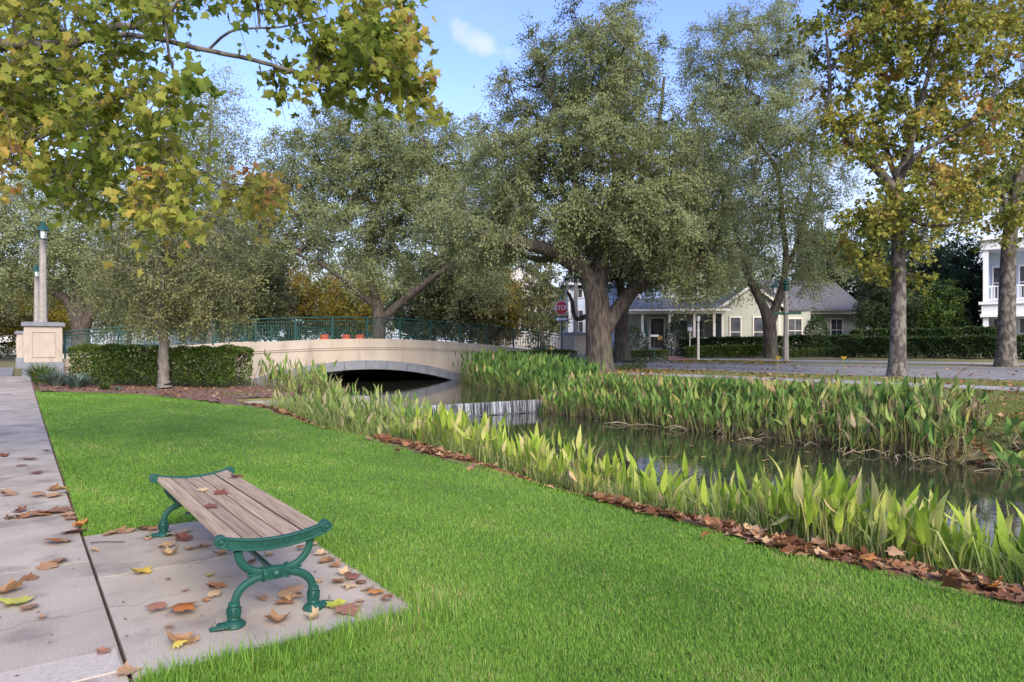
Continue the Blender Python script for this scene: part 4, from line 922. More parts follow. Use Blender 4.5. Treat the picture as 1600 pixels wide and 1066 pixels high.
tree('sycamore', 'sycamore with a mottled trunk beside the white balcony house at the frame edge', 'tree', b0,
     [L(Y, (1572, 580, .50), (1572, 555, .36), (1573, 520, .32), (1574, 450, .29), (1577, 380, .26), (1584, 320, .22), (1594, 270, .18), (1602, 220, .14), (1610, 120, .08)), L(Y, (1580, 350, .14), (1572, 320, .11), (1560, 290, .08), (1540, 260, .05))],
     [E(1560, 180, Y, 60, 110, 3, 1.2), E(1560, 60, Y, 70, 90, 3), E(1680, 100, Y, 90, 150, 3.4), E(1560, 330, Y, 50, 40, 2.4), E(1640, 300, Y, 70, 60, 3), E(1600, -80, Y, 110, 90, 3.4), E(1540, 265, Y, 55, 40, 2.4)],
     180, .75, 20000, .175, .13, M['syc'], M['barks'], 13, droop=.35, n_tw=7, twig_r=.007, kbr=.012, tip=.010, shape='kite', tint_mid=.52, tint_c=.2, group='sycamores across the stream')

# backdrop trees, one by one
bg_trees = []
def small_tree(px, Y, h, wpx, mat, label, seed, name='background_tree', lean=0, n=46, leaf=.26, lv=6500, py0=None, grp='trees beyond the bridge and houses', tm=.45):
    b_ = G(px, Y); hh_ = h; rpx = wpx; topy = HOR - (b_.z + h - CAMZ) / Y * F; basey = HOR - (b_.z - CAMZ) / Y * F; sp_ = basey - topy
    t_ = tree(name, label, 'tree', b_, [L(Y, (px, basey + 2, h * .028), (px + 2, basey - sp_ * .2, h * .021), (px - 2 + lean, basey - sp_ * .5, h * .014), (px + lean, topy + sp_ * .15, h * .005))],
                [E(px + lean, basey - sp_ * .62, Y, rpx * .8, sp_ * .36, rpx * .7 * Y / F), E(px - rpx * .4, basey - sp_ * .48, Y, rpx * .55, sp_ * .24, rpx * .5 * Y / F), E(px + rpx * .45, basey - sp_ * .5, Y, rpx * .55, sp_ * .24, rpx * .5 * Y / F), E(px, basey - sp_ * .3, Y, rpx * .7, sp_ * .12, rpx * .5 * Y / F, .8)],
                int(n * 1.5), max(.7, rpx * Y / F * .27), int(lv * 1.9), leaf * 1.35, leaf * .8, mat, M['barkg'], seed, droop=.25, n_tw=8, twig=False, shape='tri', kbr=.02, group=grp, tint_mid=tm, hang=0)
    bg_trees.append(t_); return t_
small_tree(395, 62, 13.5, 58, M['oakw'], 'yellow green tree behind the left half of the bridge, right of the young oak', 30, lv=11000, n=70)
small_tree(345, 75, 14, 60, M['autumn'], 'golden brown tree far behind the young oak', 31, lv=10000, n=60)
small_tree(450, 70, 11, 60, M['autumn'], 'golden tree seen low between the bridge railing and the broad oak', 32, lv=9000, n=60)
small_tree(545, 76, 9.0, 70, M['autumn'], 'yellow tree low behind the forked trunk of the broad oak', 33, lv=9000, n=60)
small_tree(720, 56, 9.5, 62, M['oakw'], 'olive tree behind the right half of the bridge railing', 34, lv=12000, n=70)
small_tree(775, 60, 7.8, 45, M['autumn'], 'small yellow tree left of the white shuttered house', 35, lv=8000, n=50)
small_tree(660, 64, 10, 55, M['oak'], 'grey green tree directly behind the crown of the bridge', 36, lv=10000, n=60)
small_tree(845, 52, 8.0, 40, M['oakw'], 'slim tree in front of the white shuttered house, behind the stop sign', 37, lv=4200, n=40, leaf=.2)
small_tree(1345, 64, 13, 60, M['dark'], 'dark evergreen behind the sage house roof on its right', 38, lv=9000, n=55)
small_tree(1285, 66, 15, 55, M['dark'], 'tall dark tree rising behind the right end of the sage house', 39, lv=9000, n=55)
small_tree(1440, 56, 10.5, 75, M['dark'], 'dark bushy tree behind the nearest sycamore trunk', 40, lv=12000, n=70, leaf=.2)
small_tree(1500, 52, 8.5, 55, M['dark'], 'dark tree with a visible trunk left of the white balcony house', 41, lv=9000, n=55, leaf=.2)
small_tree(1390, 48, 6.2, 50, M['dark'], 'low dark tree left of the nearest sycamore trunk, over the hedge', 42, lv=9000, n=50, leaf=.17)
small_tree(1470, 47, 5.0, 32, M['hedge'], 'small leafy tree between the two sycamore trunks', 43, lv=6000, n=40, leaf=.14)
small_tree(30, 78, 10, 75, M['autumn'], 'yellow tree far left beyond the cross street', 44, lv=10000, n=60)
small_tree(200, 85, 13, 70, M['oak'], 'grey green tree far behind the left railing', 45, lv=9000, n=60)
small_tree(-70, 66, 13, 80, M['oakw'], 'olive tree just off the left edge beyond the cross street', 46, lv=8000, n=50)
small_tree(1130, 85, 17, 90, M['oak'], 'tall grey green tree far behind the sage house', 47, lv=9000, n=60, leaf=.3)
small_tree(1010, 82, 15, 70, M['oak'], 'grey green tree behind the porch roof', 48, lv=9000, n=60, leaf=.3)
small_tree(560, 95, 15, 90, M['oak'], 'far grey green tree filling behind the broad oak', 49, lv=9000, n=60, leaf=.32)
small_tree(120, 88, 14, 95, M['oak'], 'grey green tree far behind the left lamp posts', 52, lv=9000, n=60)
small_tree(285, 95, 15, 80, M['oakw'], 'olive tree far behind the young oak crown', 53, lv=9000, n=60)
small_tree(1690, 60, 14, 90, M['dark'], 'dark tree beyond the white balcony house', 50, lv=7000, n=50, leaf=.3)
small_tree(790, 92, 16, 80, M['oak'], 'far grey green tree behind the white shuttered house', 51, lv=8000, n=55, leaf=.32)

# more of the same trees beyond the left edge of the frame
for src, px, Y_, lb in ((live_far, -330, 60, 'wide oak beyond the left edge of the frame'), (bg_trees[0], -210, 72, 'yellow green tree beyond the left edge of the frame'), (bg_trees[5], -480, 66, 'tree farthest beyond the left edge of the frame'), (bg_trees[2], -620, 80, 'golden tree far outside the left edge of the frame')):
    c_ = copy_tree(src); c_.location = G(px, Y_); c_.rotation_euler = (0, 0, random.uniform(0, 6)); c_['label'] = lb
# overhanging sycamore, its trunk outside the frame on the left
Yo = 6.2
def Lo(*pts): return [(*P(px, py, y_), r_) for px, py, r_, y_ in pts]
rngo = np.random.default_rng(77); cl = []
def blob(n, x0, x1, y0, y1, d0=5.0, d1=8.5, edge=None):
    k = 0
    while k < n:
        x, y = rngo.uniform(x0, x1), rngo.uniform(y0, y1)
        if edge and not edge(x, y): continue
        if x > 120 and y < 115 and x < 340 and rngo.random() < .55: continue
        cl.append(tuple(P(x, y, rngo.uniform(d0, d1)))); k += 1
low = lambda x: np.interp(x, [-60, 40, 100, 150, 200, 250, 300, 335], [262, 275, 315, 385, 425, 395, 330, 290]) - 26
blob(170, -60, 335, -40, 390, 5.2, 8.6, lambda x, y: y < low(x) and x < np.interp(y, [-30, 60, 120, 200, 260, 320, 360, 395], [335, 285, 290, 280, 312, 285, 235, 205]))
blob(10, 340, 490, -30, 25, 5.2, 6.6)
blob(19, 510, 640, -10, 95, 5.4, 6.8, lambda x, y: y < 120 - abs(x - 570) * .5)
blob(11, 575, 670, 75, 155, 5.6, 6.8, lambda x, y: abs((y - 75) - (x - 570) * .9) < 30)
blob(2, 425, 440, 100, 118, 5.8, 6.2); blob(4, 500, 535, 90, 125, 5.8, 6.2); blob(4, 490, 520, 65, 85, 5.8, 6.2)
blob(12, 355, 430, 268, 325, 7.5, 9.5, lambda x, y: (x - 393) ** 2 / 1300 + (y - 298) ** 2 / 700 < 1)
blob(26, -330, -60, -160, 330, 5.0, 8.5); blob(22, -60, 560, -210, -40, 5.2, 8)
tb = (-7.3, 6.6, TW(-7.3, 6.6))
ot = tree('overhanging_sycamore', 'near sycamore branches with big lobed leaves hanging in from the upper left', 'tree', tb,
     [[(-7.3, 6.6, tb[2] - .1, .34), (-7.3, 6.6, .5, .26), (-7.25, 6.55, 2.0, .23), (-7.1, 6.5, 3.5, .20), (-6.9, 6.4, 5.2, .15), (-6.6, 6.3, 7.0, .08)],
      [(-7.1, 6.5, 3.4, .10)] + Lo((-180, 120, .075, 6.3), (-60, 75, .062, 6.2), (30, 70, .052, 6.2), (110, 68, .046, 6.2), (165, 45, .036, 6.2), (218, 38, .032, 6.2), (245, 8, .022, 6.2), (290, -12, .017, 6.2), (360, -30, .012, 6.2)),
      Lo((120, 66, .03, 6.2), (180, 55, .026, 6.1), (240, 60, .023, 6.0), (310, 76, .022, 6.0), (400, 95, .019, 6.0), (455, 112, .017, 6.0), (475, 122, .015, 6.0), (540, 124, .010, 6.0), (590, 100, .007, 6.0)),
      Lo((325, 78, .012, 6.0), (365, 48, .011, 5.9), (440, 42, .008, 5.9), (510, 25, .006, 5.9)),
      [(-7.2, 6.5, 2.7, .06)] + Lo((-120, 215, .045, 6.4), (-20, 208, .035, 6.4), (40, 222, .026, 6.4), (110, 195, .016, 6.4), (170, 200, .01, 6.4)),
      [(-7.2, 6.55, 2.2, .05)] + Lo((-100, 240, .036, 6.8), (0, 246, .028, 6.8), (30, 258, .02, 6.8), (90, 275, .012, 6.8), (150, 330, .007, 6.6)),
      Lo((475, 121, .009, 6.0), (520, 90, .007, 6.1), (575, 80, .006, 6.2), (620, 120, .005, 6.2)),
      Lo((170, 200, .008, 6.6), (260, 235, .007, 7.4), (340, 280, .006, 8.2), (395, 300, .005, 8.6))],
     None, 0, .26, 16500, .080, .075, M['over'], M['barks'], 21, droop=.5, n_tw=7, twig_r=.0042, kbr=.0035, tip=.003, shape='lobed', detach=300, tint_mid=.36, tint_c=.13, tint_sd=.12, tint_fn=lambda c: .24 * np.clip((800 + c[:, 0] / c[:, 1] * F - 540) / 130, 0, 1) + .26 * np.clip((HOR - (c[:, 2] - CAMZ) / c[:, 1] * F - 190) / 130, 0, 1) * (c[:, 1] < 7.4) + .4 * (c[:, 1] > 7.6) * (800 + c[:, 0] / c[:, 1] * F > 340) + .25 * np.clip((90 - (800 + c[:, 0] / c[:, 1] * F)) / 80, 0, 1), leaf_up=.5, clumps=cl)
# ------------------------------------------------------------------ hedges and shrubs
def leafy_box(name, label, cat, path, hw, h, mat, n, leaf, seed, group=None, rough=.12, z0=.0, tm=.45):
    """clipped hedge along a path of (x, y): twiggy inside, leaves thick on top and sides"""
    rng = np.random.default_rng(seed); path = np.array(path, float); seg = np.linalg.norm(np.diff(path, axis=0), axis=1); cum = np.concatenate([[0], np.cumsum(seg)]); Lh = cum[-1]
    b_ = Vector((path[:, 0].mean(), path[:, 1].mean(), TW(path[:, 0].mean(), path[:, 1].mean()))); root = thing(name, label, cat, b_, 0, group)
    s = rng.random(n) * Lh; X = np.interp(s, cum, path[:, 0]); Yh = np.interp(s, cum, path[:, 1]); i = np.clip(np.searchsorted(cum, s) - 1, 0, len(seg) - 1)
    dx = np.diff(path, axis=0)[i] / seg[i][:, None]; nrm = np.stack([-dx[:, 1], dx[:, 0]], -1)
    # points biased to the shell of a rounded box section
    a = rng.random(n); side = rng.choice([-1, 1], n); topf = rng.random(n) < hw * 2 / (hw * 2 + 2 * h) + .12
    off = np.where(topf, rng.uniform(-1, 1, n), side * (1 - np.abs(rng.normal(0, .13, n)))) * hw * (1 - .0)
    zz = np.where(topf, 1 - np.abs(rng.normal(0, .05, n)), rng.random(n) ** .8 * .97 + .03) * h
    lump = 1 + rough * (np.sin(s * 3.1 + seed) * np.sin(s * 1.7 + zz * 4) + .5 * np.sin(s * 7.7 + zz * 9 + off * 5))
    off *= lump; zz *= 1 + (lump - 1) * .35
    endf = np.minimum(s, Lh - s) / .35; zz *= np.where(endf < 1, .93 + .07 * endf, 1)
    zt = T(*UV(X, Yh)) + z0
    p = np.stack([X + nrm[:, 0] * off, Yh + nrm[:, 1] * off, zt + zz], -1) - np.array(b_)
    nr = rng.normal(0, .8, (n, 3)) + np.stack([nrm[:, 0] * off / hw, nrm[:, 1] * off / hw, .8 * zz / h], -1); ax = rng.normal(0, .6, (n, 3)) + np.stack([nrm[:, 0] * off / hw, nrm[:, 1] * off / hw, .5 + 0 * s], -1)
    V = leaf_cards(p, ax, nr, leaf * rng.uniform(.7, 1.3, n), leaf * .5 * rng.uniform(.7, 1.3, n))
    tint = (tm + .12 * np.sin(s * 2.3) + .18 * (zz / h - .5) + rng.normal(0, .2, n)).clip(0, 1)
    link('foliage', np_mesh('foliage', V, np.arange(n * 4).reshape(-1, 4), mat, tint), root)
    ns = int(Lh * 14); ss = rng.random(ns) * Lh; X = np.interp(ss, cum, path[:, 0]); Yh = np.interp(ss, cum, path[:, 1]); zt = T(*UV(X, Yh)) + z0
    st_ = np.stack([X + rng.normal(0, hw * .3, ns), Yh + rng.normal(0, hw * .3, ns), zt - .05], -1) - np.array(b_)
    en = st_ + np.stack([rng.normal(0, hw * .4, ns), rng.normal(0, hw * .4, ns), h * rng.uniform(.6, .95, ns)], -1)
    V, Fc = tubes_np(np.stack([st_, (st_ + en) / 2 + rng.normal(0, .04, st_.shape), en], 1), np.tile([.014, .011, .005], (ns, 1)), 4)
    link('stems', np_mesh('stems', V, Fc, M['barkg']), root)
    return root
h0, h1 = W(27.5, 1.75), W(23.6, 6.1)
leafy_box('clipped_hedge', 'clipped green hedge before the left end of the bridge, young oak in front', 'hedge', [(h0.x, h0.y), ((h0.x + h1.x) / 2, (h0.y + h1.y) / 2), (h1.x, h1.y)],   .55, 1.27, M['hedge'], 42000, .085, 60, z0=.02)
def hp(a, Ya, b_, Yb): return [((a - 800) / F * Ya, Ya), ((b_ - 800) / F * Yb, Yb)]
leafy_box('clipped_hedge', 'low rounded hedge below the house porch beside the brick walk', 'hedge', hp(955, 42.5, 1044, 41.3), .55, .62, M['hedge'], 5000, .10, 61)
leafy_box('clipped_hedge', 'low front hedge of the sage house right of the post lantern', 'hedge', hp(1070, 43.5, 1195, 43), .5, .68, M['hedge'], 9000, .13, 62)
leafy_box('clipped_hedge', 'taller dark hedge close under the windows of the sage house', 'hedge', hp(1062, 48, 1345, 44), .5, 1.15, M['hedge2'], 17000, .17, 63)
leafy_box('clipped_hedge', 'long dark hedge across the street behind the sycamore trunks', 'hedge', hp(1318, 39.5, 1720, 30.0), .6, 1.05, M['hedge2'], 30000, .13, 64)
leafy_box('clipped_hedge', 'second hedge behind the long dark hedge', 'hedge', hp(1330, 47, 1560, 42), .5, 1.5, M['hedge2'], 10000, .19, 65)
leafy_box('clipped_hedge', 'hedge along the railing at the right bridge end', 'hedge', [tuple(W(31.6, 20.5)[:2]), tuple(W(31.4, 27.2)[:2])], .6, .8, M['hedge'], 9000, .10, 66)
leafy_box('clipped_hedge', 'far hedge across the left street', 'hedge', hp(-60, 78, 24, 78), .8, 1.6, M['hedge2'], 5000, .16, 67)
def shrub(px, Y, r, h, mat, label, seed, n=700, leaf=.1, group=None, name='round_shrub'):
    rng = np.random.default_rng(seed); b_ = G(px, Y); root = thing(name, label, 'shrub', b_, 0, group)
    d = unit(rng.normal(size=(n, 3))); d[:, 2] = np.abs(d[:, 2]) * 1.0 - .12; rr = (1 - np.abs(rng.normal(0, .12, n)))
    p = d * rr[:, None] * np.array([r, r, h]) ; p[:, 2] = np.maximum(p[:, 2] , .02)
    V = leaf_cards(p, d + rng.normal(0, .5, (n, 3)), d + rng.normal(0, .7, (n, 3)), leaf * rng.uniform(.7, 1.3, n), leaf * .5 * rng.uniform(.7, 1.3, n))
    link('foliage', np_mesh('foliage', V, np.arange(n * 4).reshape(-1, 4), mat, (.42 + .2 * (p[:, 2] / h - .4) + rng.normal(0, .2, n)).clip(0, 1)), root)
    st_ = np.zeros((9, 3)); en = np.stack([rng.normal(0, r * .4, 9), rng.normal(0, r * .4, 9), np.full(9, h * .8)], -1)
    V, Fc = tubes_np(np.stack([st_, (st_ + en) / 2, en], 1), np.tile([.015, .011, .005], (9, 1)), 4); link('stems', np_mesh('stems', V, Fc, M['barkg']), root)
    return root
for i in range(12):
    px = 1213 + i * 10.5; shrub(px, 41.5 - i * .15, .27, .62, M['hedge'], 'small round clipped shrub in the row before the sage house', 70 + i, 420, .09, 'row of small round shrubs')
shrub(1276, 44.5, .95, 2.9, M['hedge2'], 'tall dark shrub against the right part of the sage house', 90, 2600, .13, name='tall_shrub')
shrub(1058, 49, 1.1, 3.0, M['hedge2'], 'dark shrub climbing beside the porch posts', 91, 2400, .13, name='tall_shrub')
shrub(985, 47.5, 1.3, 2.6, M['hedge2'], 'dark shrub at the left end of the porch', 92, 2400, .13, name='tall_shrub')
shrub(850, 46, 1.6, 1.2, M['hedge'], 'rounded shrub at the foot of the stop sign', 93, 1800, .12)
for i, (px, Y_) in enumerate(((978, 32.5), (990, 32.8), (1002, 33.2), (962, 31.4))): shrub(px, Y_, .25, .34, M['hedge'], 'tiny round shrub in the mulch right of the big oak trunk', 94 + i, 260, .08, 'tiny shrubs by the oak')
shrub(86, 64, 1.2, 1.7, M['hedge2'], 'dark shrub beyond the left pillars', 99, 1500, .16)

# strap-leaved clumps at the pillar foot
def strap_clump(px, Y, r, h, label, seed, n=130, mat='lilyturf', group='strap leaved clumps by the pillar', name='lilyturf_clump'):
    rng = np.random.default_rng(seed); b_ = G(px, Y); root = thing(name, label, 'plant', b_, 0, group)
    a = rng.uniform(0, 2 * np.pi, n); rr = rng.uniform(.25, 1, n) ** .7; hh_ = h * rng.uniform(.7, 1.15, n) * (1.05 - .35 * rr)
    base = np.stack([np.cos(a) * .12 * rr * r * 2, np.sin(a) * .12 * rr * r * 2, 0 * a - .02], -1); dirv = np.stack([np.cos(a), np.sin(a), 0 * a], -1); sidev = np.stack([-np.sin(a), np.cos(a), 0 * a], -1)
    V = []; ts = np.linspace(0, 1, 5)
    for t in ts:
        c = base + dirv * (r * rr * t ** 1.3)[:, None] + np.array([0, 0, 1.0]) * (hh_ * (1.6 * t - .75 * t * t * (.6 + .6 * rr)))[:, None]; wd = .016 * (1 - t ** 2.2) + .001
        V += [c - sidev * wd, c + sidev * wd]
    V = np.stack(V, 1).reshape(-1, 3); Fc = []
    k = np.arange(n) * 10
    for j in range(4): Fc.append(np.stack([k + 2 * j, k + 2 * j + 1, k + 2 * j + 3, k + 2 * j + 2], -1))
    Fc = np.concatenate(Fc); tint = np.tile((.45 + rng.normal(0, .22, n)).clip(0, 1), 4)
    link('blades', np_mesh('blades', V, Fc, M[mat], tint), root); return root
strap_clump(62, 24.2, .75, .80, 'dark green strap leaved clump against the pillar plinth', 101, 230, 'hedge')
strap_clump(90, 22.3, .70, .66, 'bluish strap leaved clump in the middle of the three by the pillar', 102, 230)
strap_clump(122, 21.6, .62, .56, 'bluish strap leaved clump nearest the hedge', 103, 200)
strap_clump(165, 21.2, .34, .30, 'small green tuft in the mulch left of the young oak', 104, 70, 'hedge'); strap_clump(186, 20.6, .2, .2, 'tiny green tuft at the lawn edge', 105, 40, 'lilyturf')
strap_clump(75, 23.2, .6, .72, 'green strap leaved clump between the pillar plinth and the bluish clumps', 106, 180, 'hedge')

# ------------------------------------------------------------------ marsh plants along the water
def blade_mesh(name, mat, seed, L0, W0, bend, n=7, tint=None):
    """one broad leaf on its own stalk: folded along the midrib, arching over"""
    rng = np.random.default_rng(seed); V, Fc = [], []; x = 0; pz = 0.0; py_ = 0.0; ang = .06
    ts = np.linspace(0, 1, n); st_ = L0 * .95 / (n - 1); tw = rng.uniform(-.5, .5); sidew = rng.uniform(-.12, .12)
    for i, t in enumerate(ts):
        wd = W0 * .5 * max(.0, math.sin(math.pi * min(1, (t * .94 + .06)) ** .72)) ** 1.1 if i < n - 1 else .0015
        if i == 0: wd = .004
        up_ = np.array([0, -math.cos(ang) * -math.sin(0), 0])
        nx, ny = math.cos(tw * t), math.sin(tw * t)
        f_ = .35 * wd
        V += [(-wd * nx + sidew * t * t * L0, py_ - wd * ny + f_ * math.cos(ang), pz + f_ * math.sin(ang) * 0), (sidew * t * t * L0, py_, pz), (wd * nx + sidew * t * t * L0, py_ + wd * ny + f_ * math.cos(ang), pz)]
        py_ -= st_ * math.sin(ang); pz += st_ * math.cos(ang); ang += bend * (.4 + 1.5 * t) / (n - 1)
    for i in range(n - 1):
        a = i * 3; Fc += [(a, a + 1, a + 4, a + 3), (a + 1, a + 2, a + 5, a + 4)]
    return np.array(V), np.array(Fc)
def blade_variants(prefix, mat, k, L0, W0, seed):
    out = []
    rng = np.random.default_rng(seed)
    for i in range(k):
        V, Fc = blade_mesh('leaf', mat, seed + i, L0 * rng.uniform(.85, 1.15), W0 * rng.uniform(.75, 1.2), rng.uniform(.15, 1.3)); out.append(np_mesh('leaf', V, Fc, mat, smooth=True))
    return out
LV = {'marsh': blade_variants('y', M['marsh'], 12, .30, .064, 200), 'drym': blade_variants('d', M['fall_tan'], 5, .26, .05, 260), 'marshg': blade_variants('g', M['marshg'], 10, .36, .115, 230)}
def stalks(n, rng, hs, spread, lean, hmul):
    """stalk paths of one plant and the frame at each tip"""
    res = []
    for i in range(n):
        a = rng.uniform(0, 2 * math.pi); r_ = spread * rng.random(); h = hs * rng.uniform(.35, 1.0) * hmul
        ln = lean * rng.uniform(.3, 1.3); b_ = np.array([r_ * math.cos(a), r_ * math.sin(a), -.06]); a2 = a + rng.normal(0, .6)
        tp = b_ + np.array([math.cos(a2) * ln * h, math.sin(a2) * ln * h, h]); md = (b_ + tp) / 2 + np.array([math.cos(a2), math.sin(a2), 0]) * -.08 * h * ln
        res.append((b_, md, tp, a2, ln))
    return res
def marsh_plant(x, y, key, label, group, seed, nl=7, hs=.34, sc=1.0, lean=.28, leaves=True, spread=.13, name='marsh_plant'):
    rng = np.random.default_rng(seed); z = max(TW(x, y), -.9); root = thing(name, label, 'plant', (x, y, z), 0, group)
    S = stalks(nl, rng, hs, spread, lean, 1.0)
    pth = np.array([[s[0], s[1], s[2]] for s in S]); V, Fc = tubes_np(pth, np.tile([.0085, .0075, .005], (nl, 1)) * sc, 4)
    link('stems', np_mesh('stems', V, Fc, M['stem']), root)
    for b_, md, tp, a2, ln in S:
        dead = rng.random() < .13
        o = link('leaf', random.choice(LV['drym' if dead else key]), root, tuple(tp))
        s_ = sc * rng.uniform(.75, 1.25); o.scale = (s_, s_, s_ * rng.uniform(.9, 1.15))
        o.rotation_euler = (rng.normal(0, .16) - .1, rng.normal(0, .16), a2 + math.pi / 2 + rng.normal(0, .7))
        if dead: o.rotation_euler = (-R(155) + rng.normal(0, .3), rng.normal(0, .3), a2); o.scale = (s_ * .75, s_ * .75, s_ * .62)
        elif rng.random() < .18: o.rotation_euler[0] -= rng.uniform(.4, 1.2)
    return root
def marsh_far(x, y, mat, label, group, seed, nl=10, hs=.8, L0=.34, W0=.12, lean=.25, spread=.25, name='marsh_plant', dry=4, tm=.45, into=None):
    """as marsh_plant, its leaves joined: they are only a few pixels across in the photograph"""
    rng = np.random.default_rng(seed); z = max(TW(x, y), -1.0)
    root = thing(name, label, 'plant', (x, y, z), 0, group) if into is None else None
    S = stalks(nl, rng, hs, spread, lean, 1.0); pth = np.array([[s[0], s[1], s[2]] for s in S]); V, Fc = tubes_np(pth, np.tile([.011, .009, .006], (nl, 1)), 3)
    if into is None: link('stems', np_mesh('stems', V, Fc, M['stem']), root)
    else: into[0].append((V + np.array([x, y, z]), Fc, None))
    VV, FF, TT, off = [], [], [], 0
    for b_, md, tp, a2, ln in S:
        V, Fc = blade_mesh('leaf', None, int(rng.integers(1e6)), L0 * rng.uniform(.7, 1.25), W0 * rng.uniform(.6, 1.25), rng.uniform(.3, 1.9), 5)
        rot = Matrix.Rotation(a2 + math.pi / 2 + rng.normal(0, .7), 3, 'Z') @ Matrix.Rotation(rng.normal(-.15, .3), 3, 'X') @ Matrix.Rotation(rng.normal(0, .25), 3, 'Y')
        VV.append(V @ np.array(rot).T + tp); FF.append(Fc + off); off += len(V); TT.append(np.full(len(Fc), np.clip(tm + rng.normal(0, .31), 0, 1)))
    if into is None: link('foliage', np_mesh('foliage', np.vstack(VV), np.vstack(FF), mat, np.concatenate(TT), smooth=True), root)
    else: into[1].append((np.vstack(VV) + np.array([x, y, z]), np.vstack(FF), np.concatenate(TT))); dry = 0
    if dry:
        n = dry; st_ = np.stack([rng.normal(0, spread, n), rng.normal(0, spread, n), np.full(n, -.05)], -1); tp = st_ + np.stack([rng.normal(0, .25, n), rng.normal(0, .25, n), rng.uniform(.25, .75, n) * hs], -1)
        dn_ = tp + np.stack([rng.normal(0, .12, n), rng.normal(0, .12, n), -rng.uniform(.05, .35, n)], -1)
        pth = np.stack([st_, (st_ + tp) / 2, tp, dn_], 1); V, Fc = tubes_np(pth, np.tile([.006, .006, .014, .008], (n, 1)), 3); link('dry_stalks', np_mesh('dry_stalks', V, Fc, M['dry'], np.repeat(rng.random(n), 9)), root)
    return root
rm = np.random.default_rng(500)
NB = 'yellow green marsh plant in the band along the near bank'
pts_ = []; tries = 0
def vband(u): return lawn_right(u) + .50 + .12 * math.sin(u * 1.9)
while len(pts_) < 275 and tries < 20000:
    tries += 1; u = -0.6 + 11.5 * rm.random() ** 1.1; v = vband(u) + rm.random() ** 1.25 * 1.25; r_ = .108 if u < 4 else .165
    if all((u - a) ** 2 + (v - b_) ** 2 > r_ ** 2 for a, b_ in pts_): pts_.append((u, v))
for i, (u, v) in enumerate(pts_):
    p = W(u, v); d = (v - vband(u)); hs = .44 + .26 * d + .14 * min(1, max(0, (u - 3.5) / 2))
    zone = 'in the stretch by the right frame edge' if u < 3 else 'in the middle stretch of the near bank' if u < 6.5 else 'in the far stretch of the near bank'
    marsh_plant(p.x, p.y, 'marsh', 'yellow green broad bladed marsh plant ' + zone, 'near bank marsh plants ' + zone, 1000 + i, nl=11 if u < 4.5 else 9, hs=hs * rm.uniform(.75, 1.2), sc=rm.uniform(.7, 1.1), lean=.26)
# taller mixed growth towards the weir
pts_ = []; tries = 0
while len(pts_) < 95 and tries < 20000:
    tries += 1; u = rm.uniform(9.2, 18.2); v = rm.uniform(5.0, 8.0) if u > 12 else rm.uniform(5.0, 6.7)
    if v > np.interp(u, [9, 13, 16, 18.3], [6.4, 7.2, 8.4, 8.8]): continue
    if v < np.interp(u, [9, 13, 18], [5.0, 5.0, 5.4]): continue
    if all((u - a) ** 2 + (v - b_) ** 2 > .07 for a, b_ in pts_): pts_.append((u, v))
for i, (u, v) in enumerate(pts_):
    p = W(u, v); z_ = max(float(T(u, v)), -.9); want = np.interp(u, [9, 12, 15, 18], [.30, .42, .48, .42]) - z_
    marsh_far(p.x, p.y, M['marshm_t'], name='pale_marsh_plant', label='tall pale green marsh plant crowding the near bank below the weir', group='tall marsh plants below the weir', seed=2000 + i, nl=15, hs=want * rm.uniform(.55, .98), L0=.33, W0=.078, dry=5, tm=rm.uniform(.25, .6))
pts_ = []; tries = 0
while len(pts_) < 40 and tries < 9000:
    tries += 1; u = rm.uniform(19.4, 24.5); v = rm.uniform(6.9, 9.6)
    if all((u - a) ** 2 + (v - b_) ** 2 > .10 for a, b_ in pts_): pts_.append((u, v))
for i, (u, v) in enumerate(pts_):
    p = W(u, v); marsh_far(p.x, p.y, M['marshm_t'] if i % 3 else M['marshg_t'], name='marsh_reed', label='tall marsh plant at the left foot of the bridge arch, behind the wing wall', group='tall marsh plants left of the arch', seed=2200 + i, nl=13, hs=np.interp(v, [6.9, 8, 9.6], [1.15, 1.1, .6]) * rm.uniform(.7, 1.1), L0=.42, W0=.078, lean=.3, dry=6, tm=rm.uniform(.3, .6))
# far bank
pts_ = []; tries = 0
while len(pts_) < 190 and tries < 30000:
    tries += 1; u = rm.uniform(-1.0, 18.3); v = 14.35 + rm.random() ** 1.2 * 2.3
    if 28 + 1317 * v / (CS * u + SN * v) > 1495: continue
    if all((u - a) ** 2 + (v - b_) ** 2 > .075 for a, b_ in pts_): pts_.append((u, v))
BACK = ([], [])
pts_.sort(key=lambda q_: W(*q_).length)
for i, (u, v) in enumerate(pts_):
    p = W(u, v); z_ = max(float(T(u, v)), -1.0); topz = np.interp(u, [0, 3, 8, 13, 18.5], [.72, .80, .62, .42, .42]) + (.05 if v > 15.2 else -.25)
    if v > 16: topz -= .15
    mat = M['marshg_t'] if rm.random() < .62 else M['marshm_t']
    marsh_far(p.x, p.y, mat, 'green broad leaved marsh plant in the long bed on the far bank', 'marsh plants along the far bank', 2400 + i, nl=16, hs=max(.3, (topz - z_) * rm.uniform(.55, .92)), L0=.37, W0=.092, dry=6, tm=rm.uniform(.3, .62), into=BACK if i >= 55 else None)
def joined(name, label, lst, mat, parent=None):
    V, Fc, TT, off = [], [], [], 0
    for a, b_, t_ in lst:
        V.append(a); Fc.append(b_ + off); off += len(a); TT.append(t_)
    o = link(name, np_mesh(name, np.vstack(V), np.vstack(Fc), mat, None if TT[0] is None else np.concatenate(TT), smooth=True), parent); return tag(o, label, kind='stuff')
jb = joined('marsh_growth', 'farther broad leaved plants of the bed on the far bank', BACK[1], M['marshg_t']); joined('stems', None, BACK[0], M['stem'], jb)
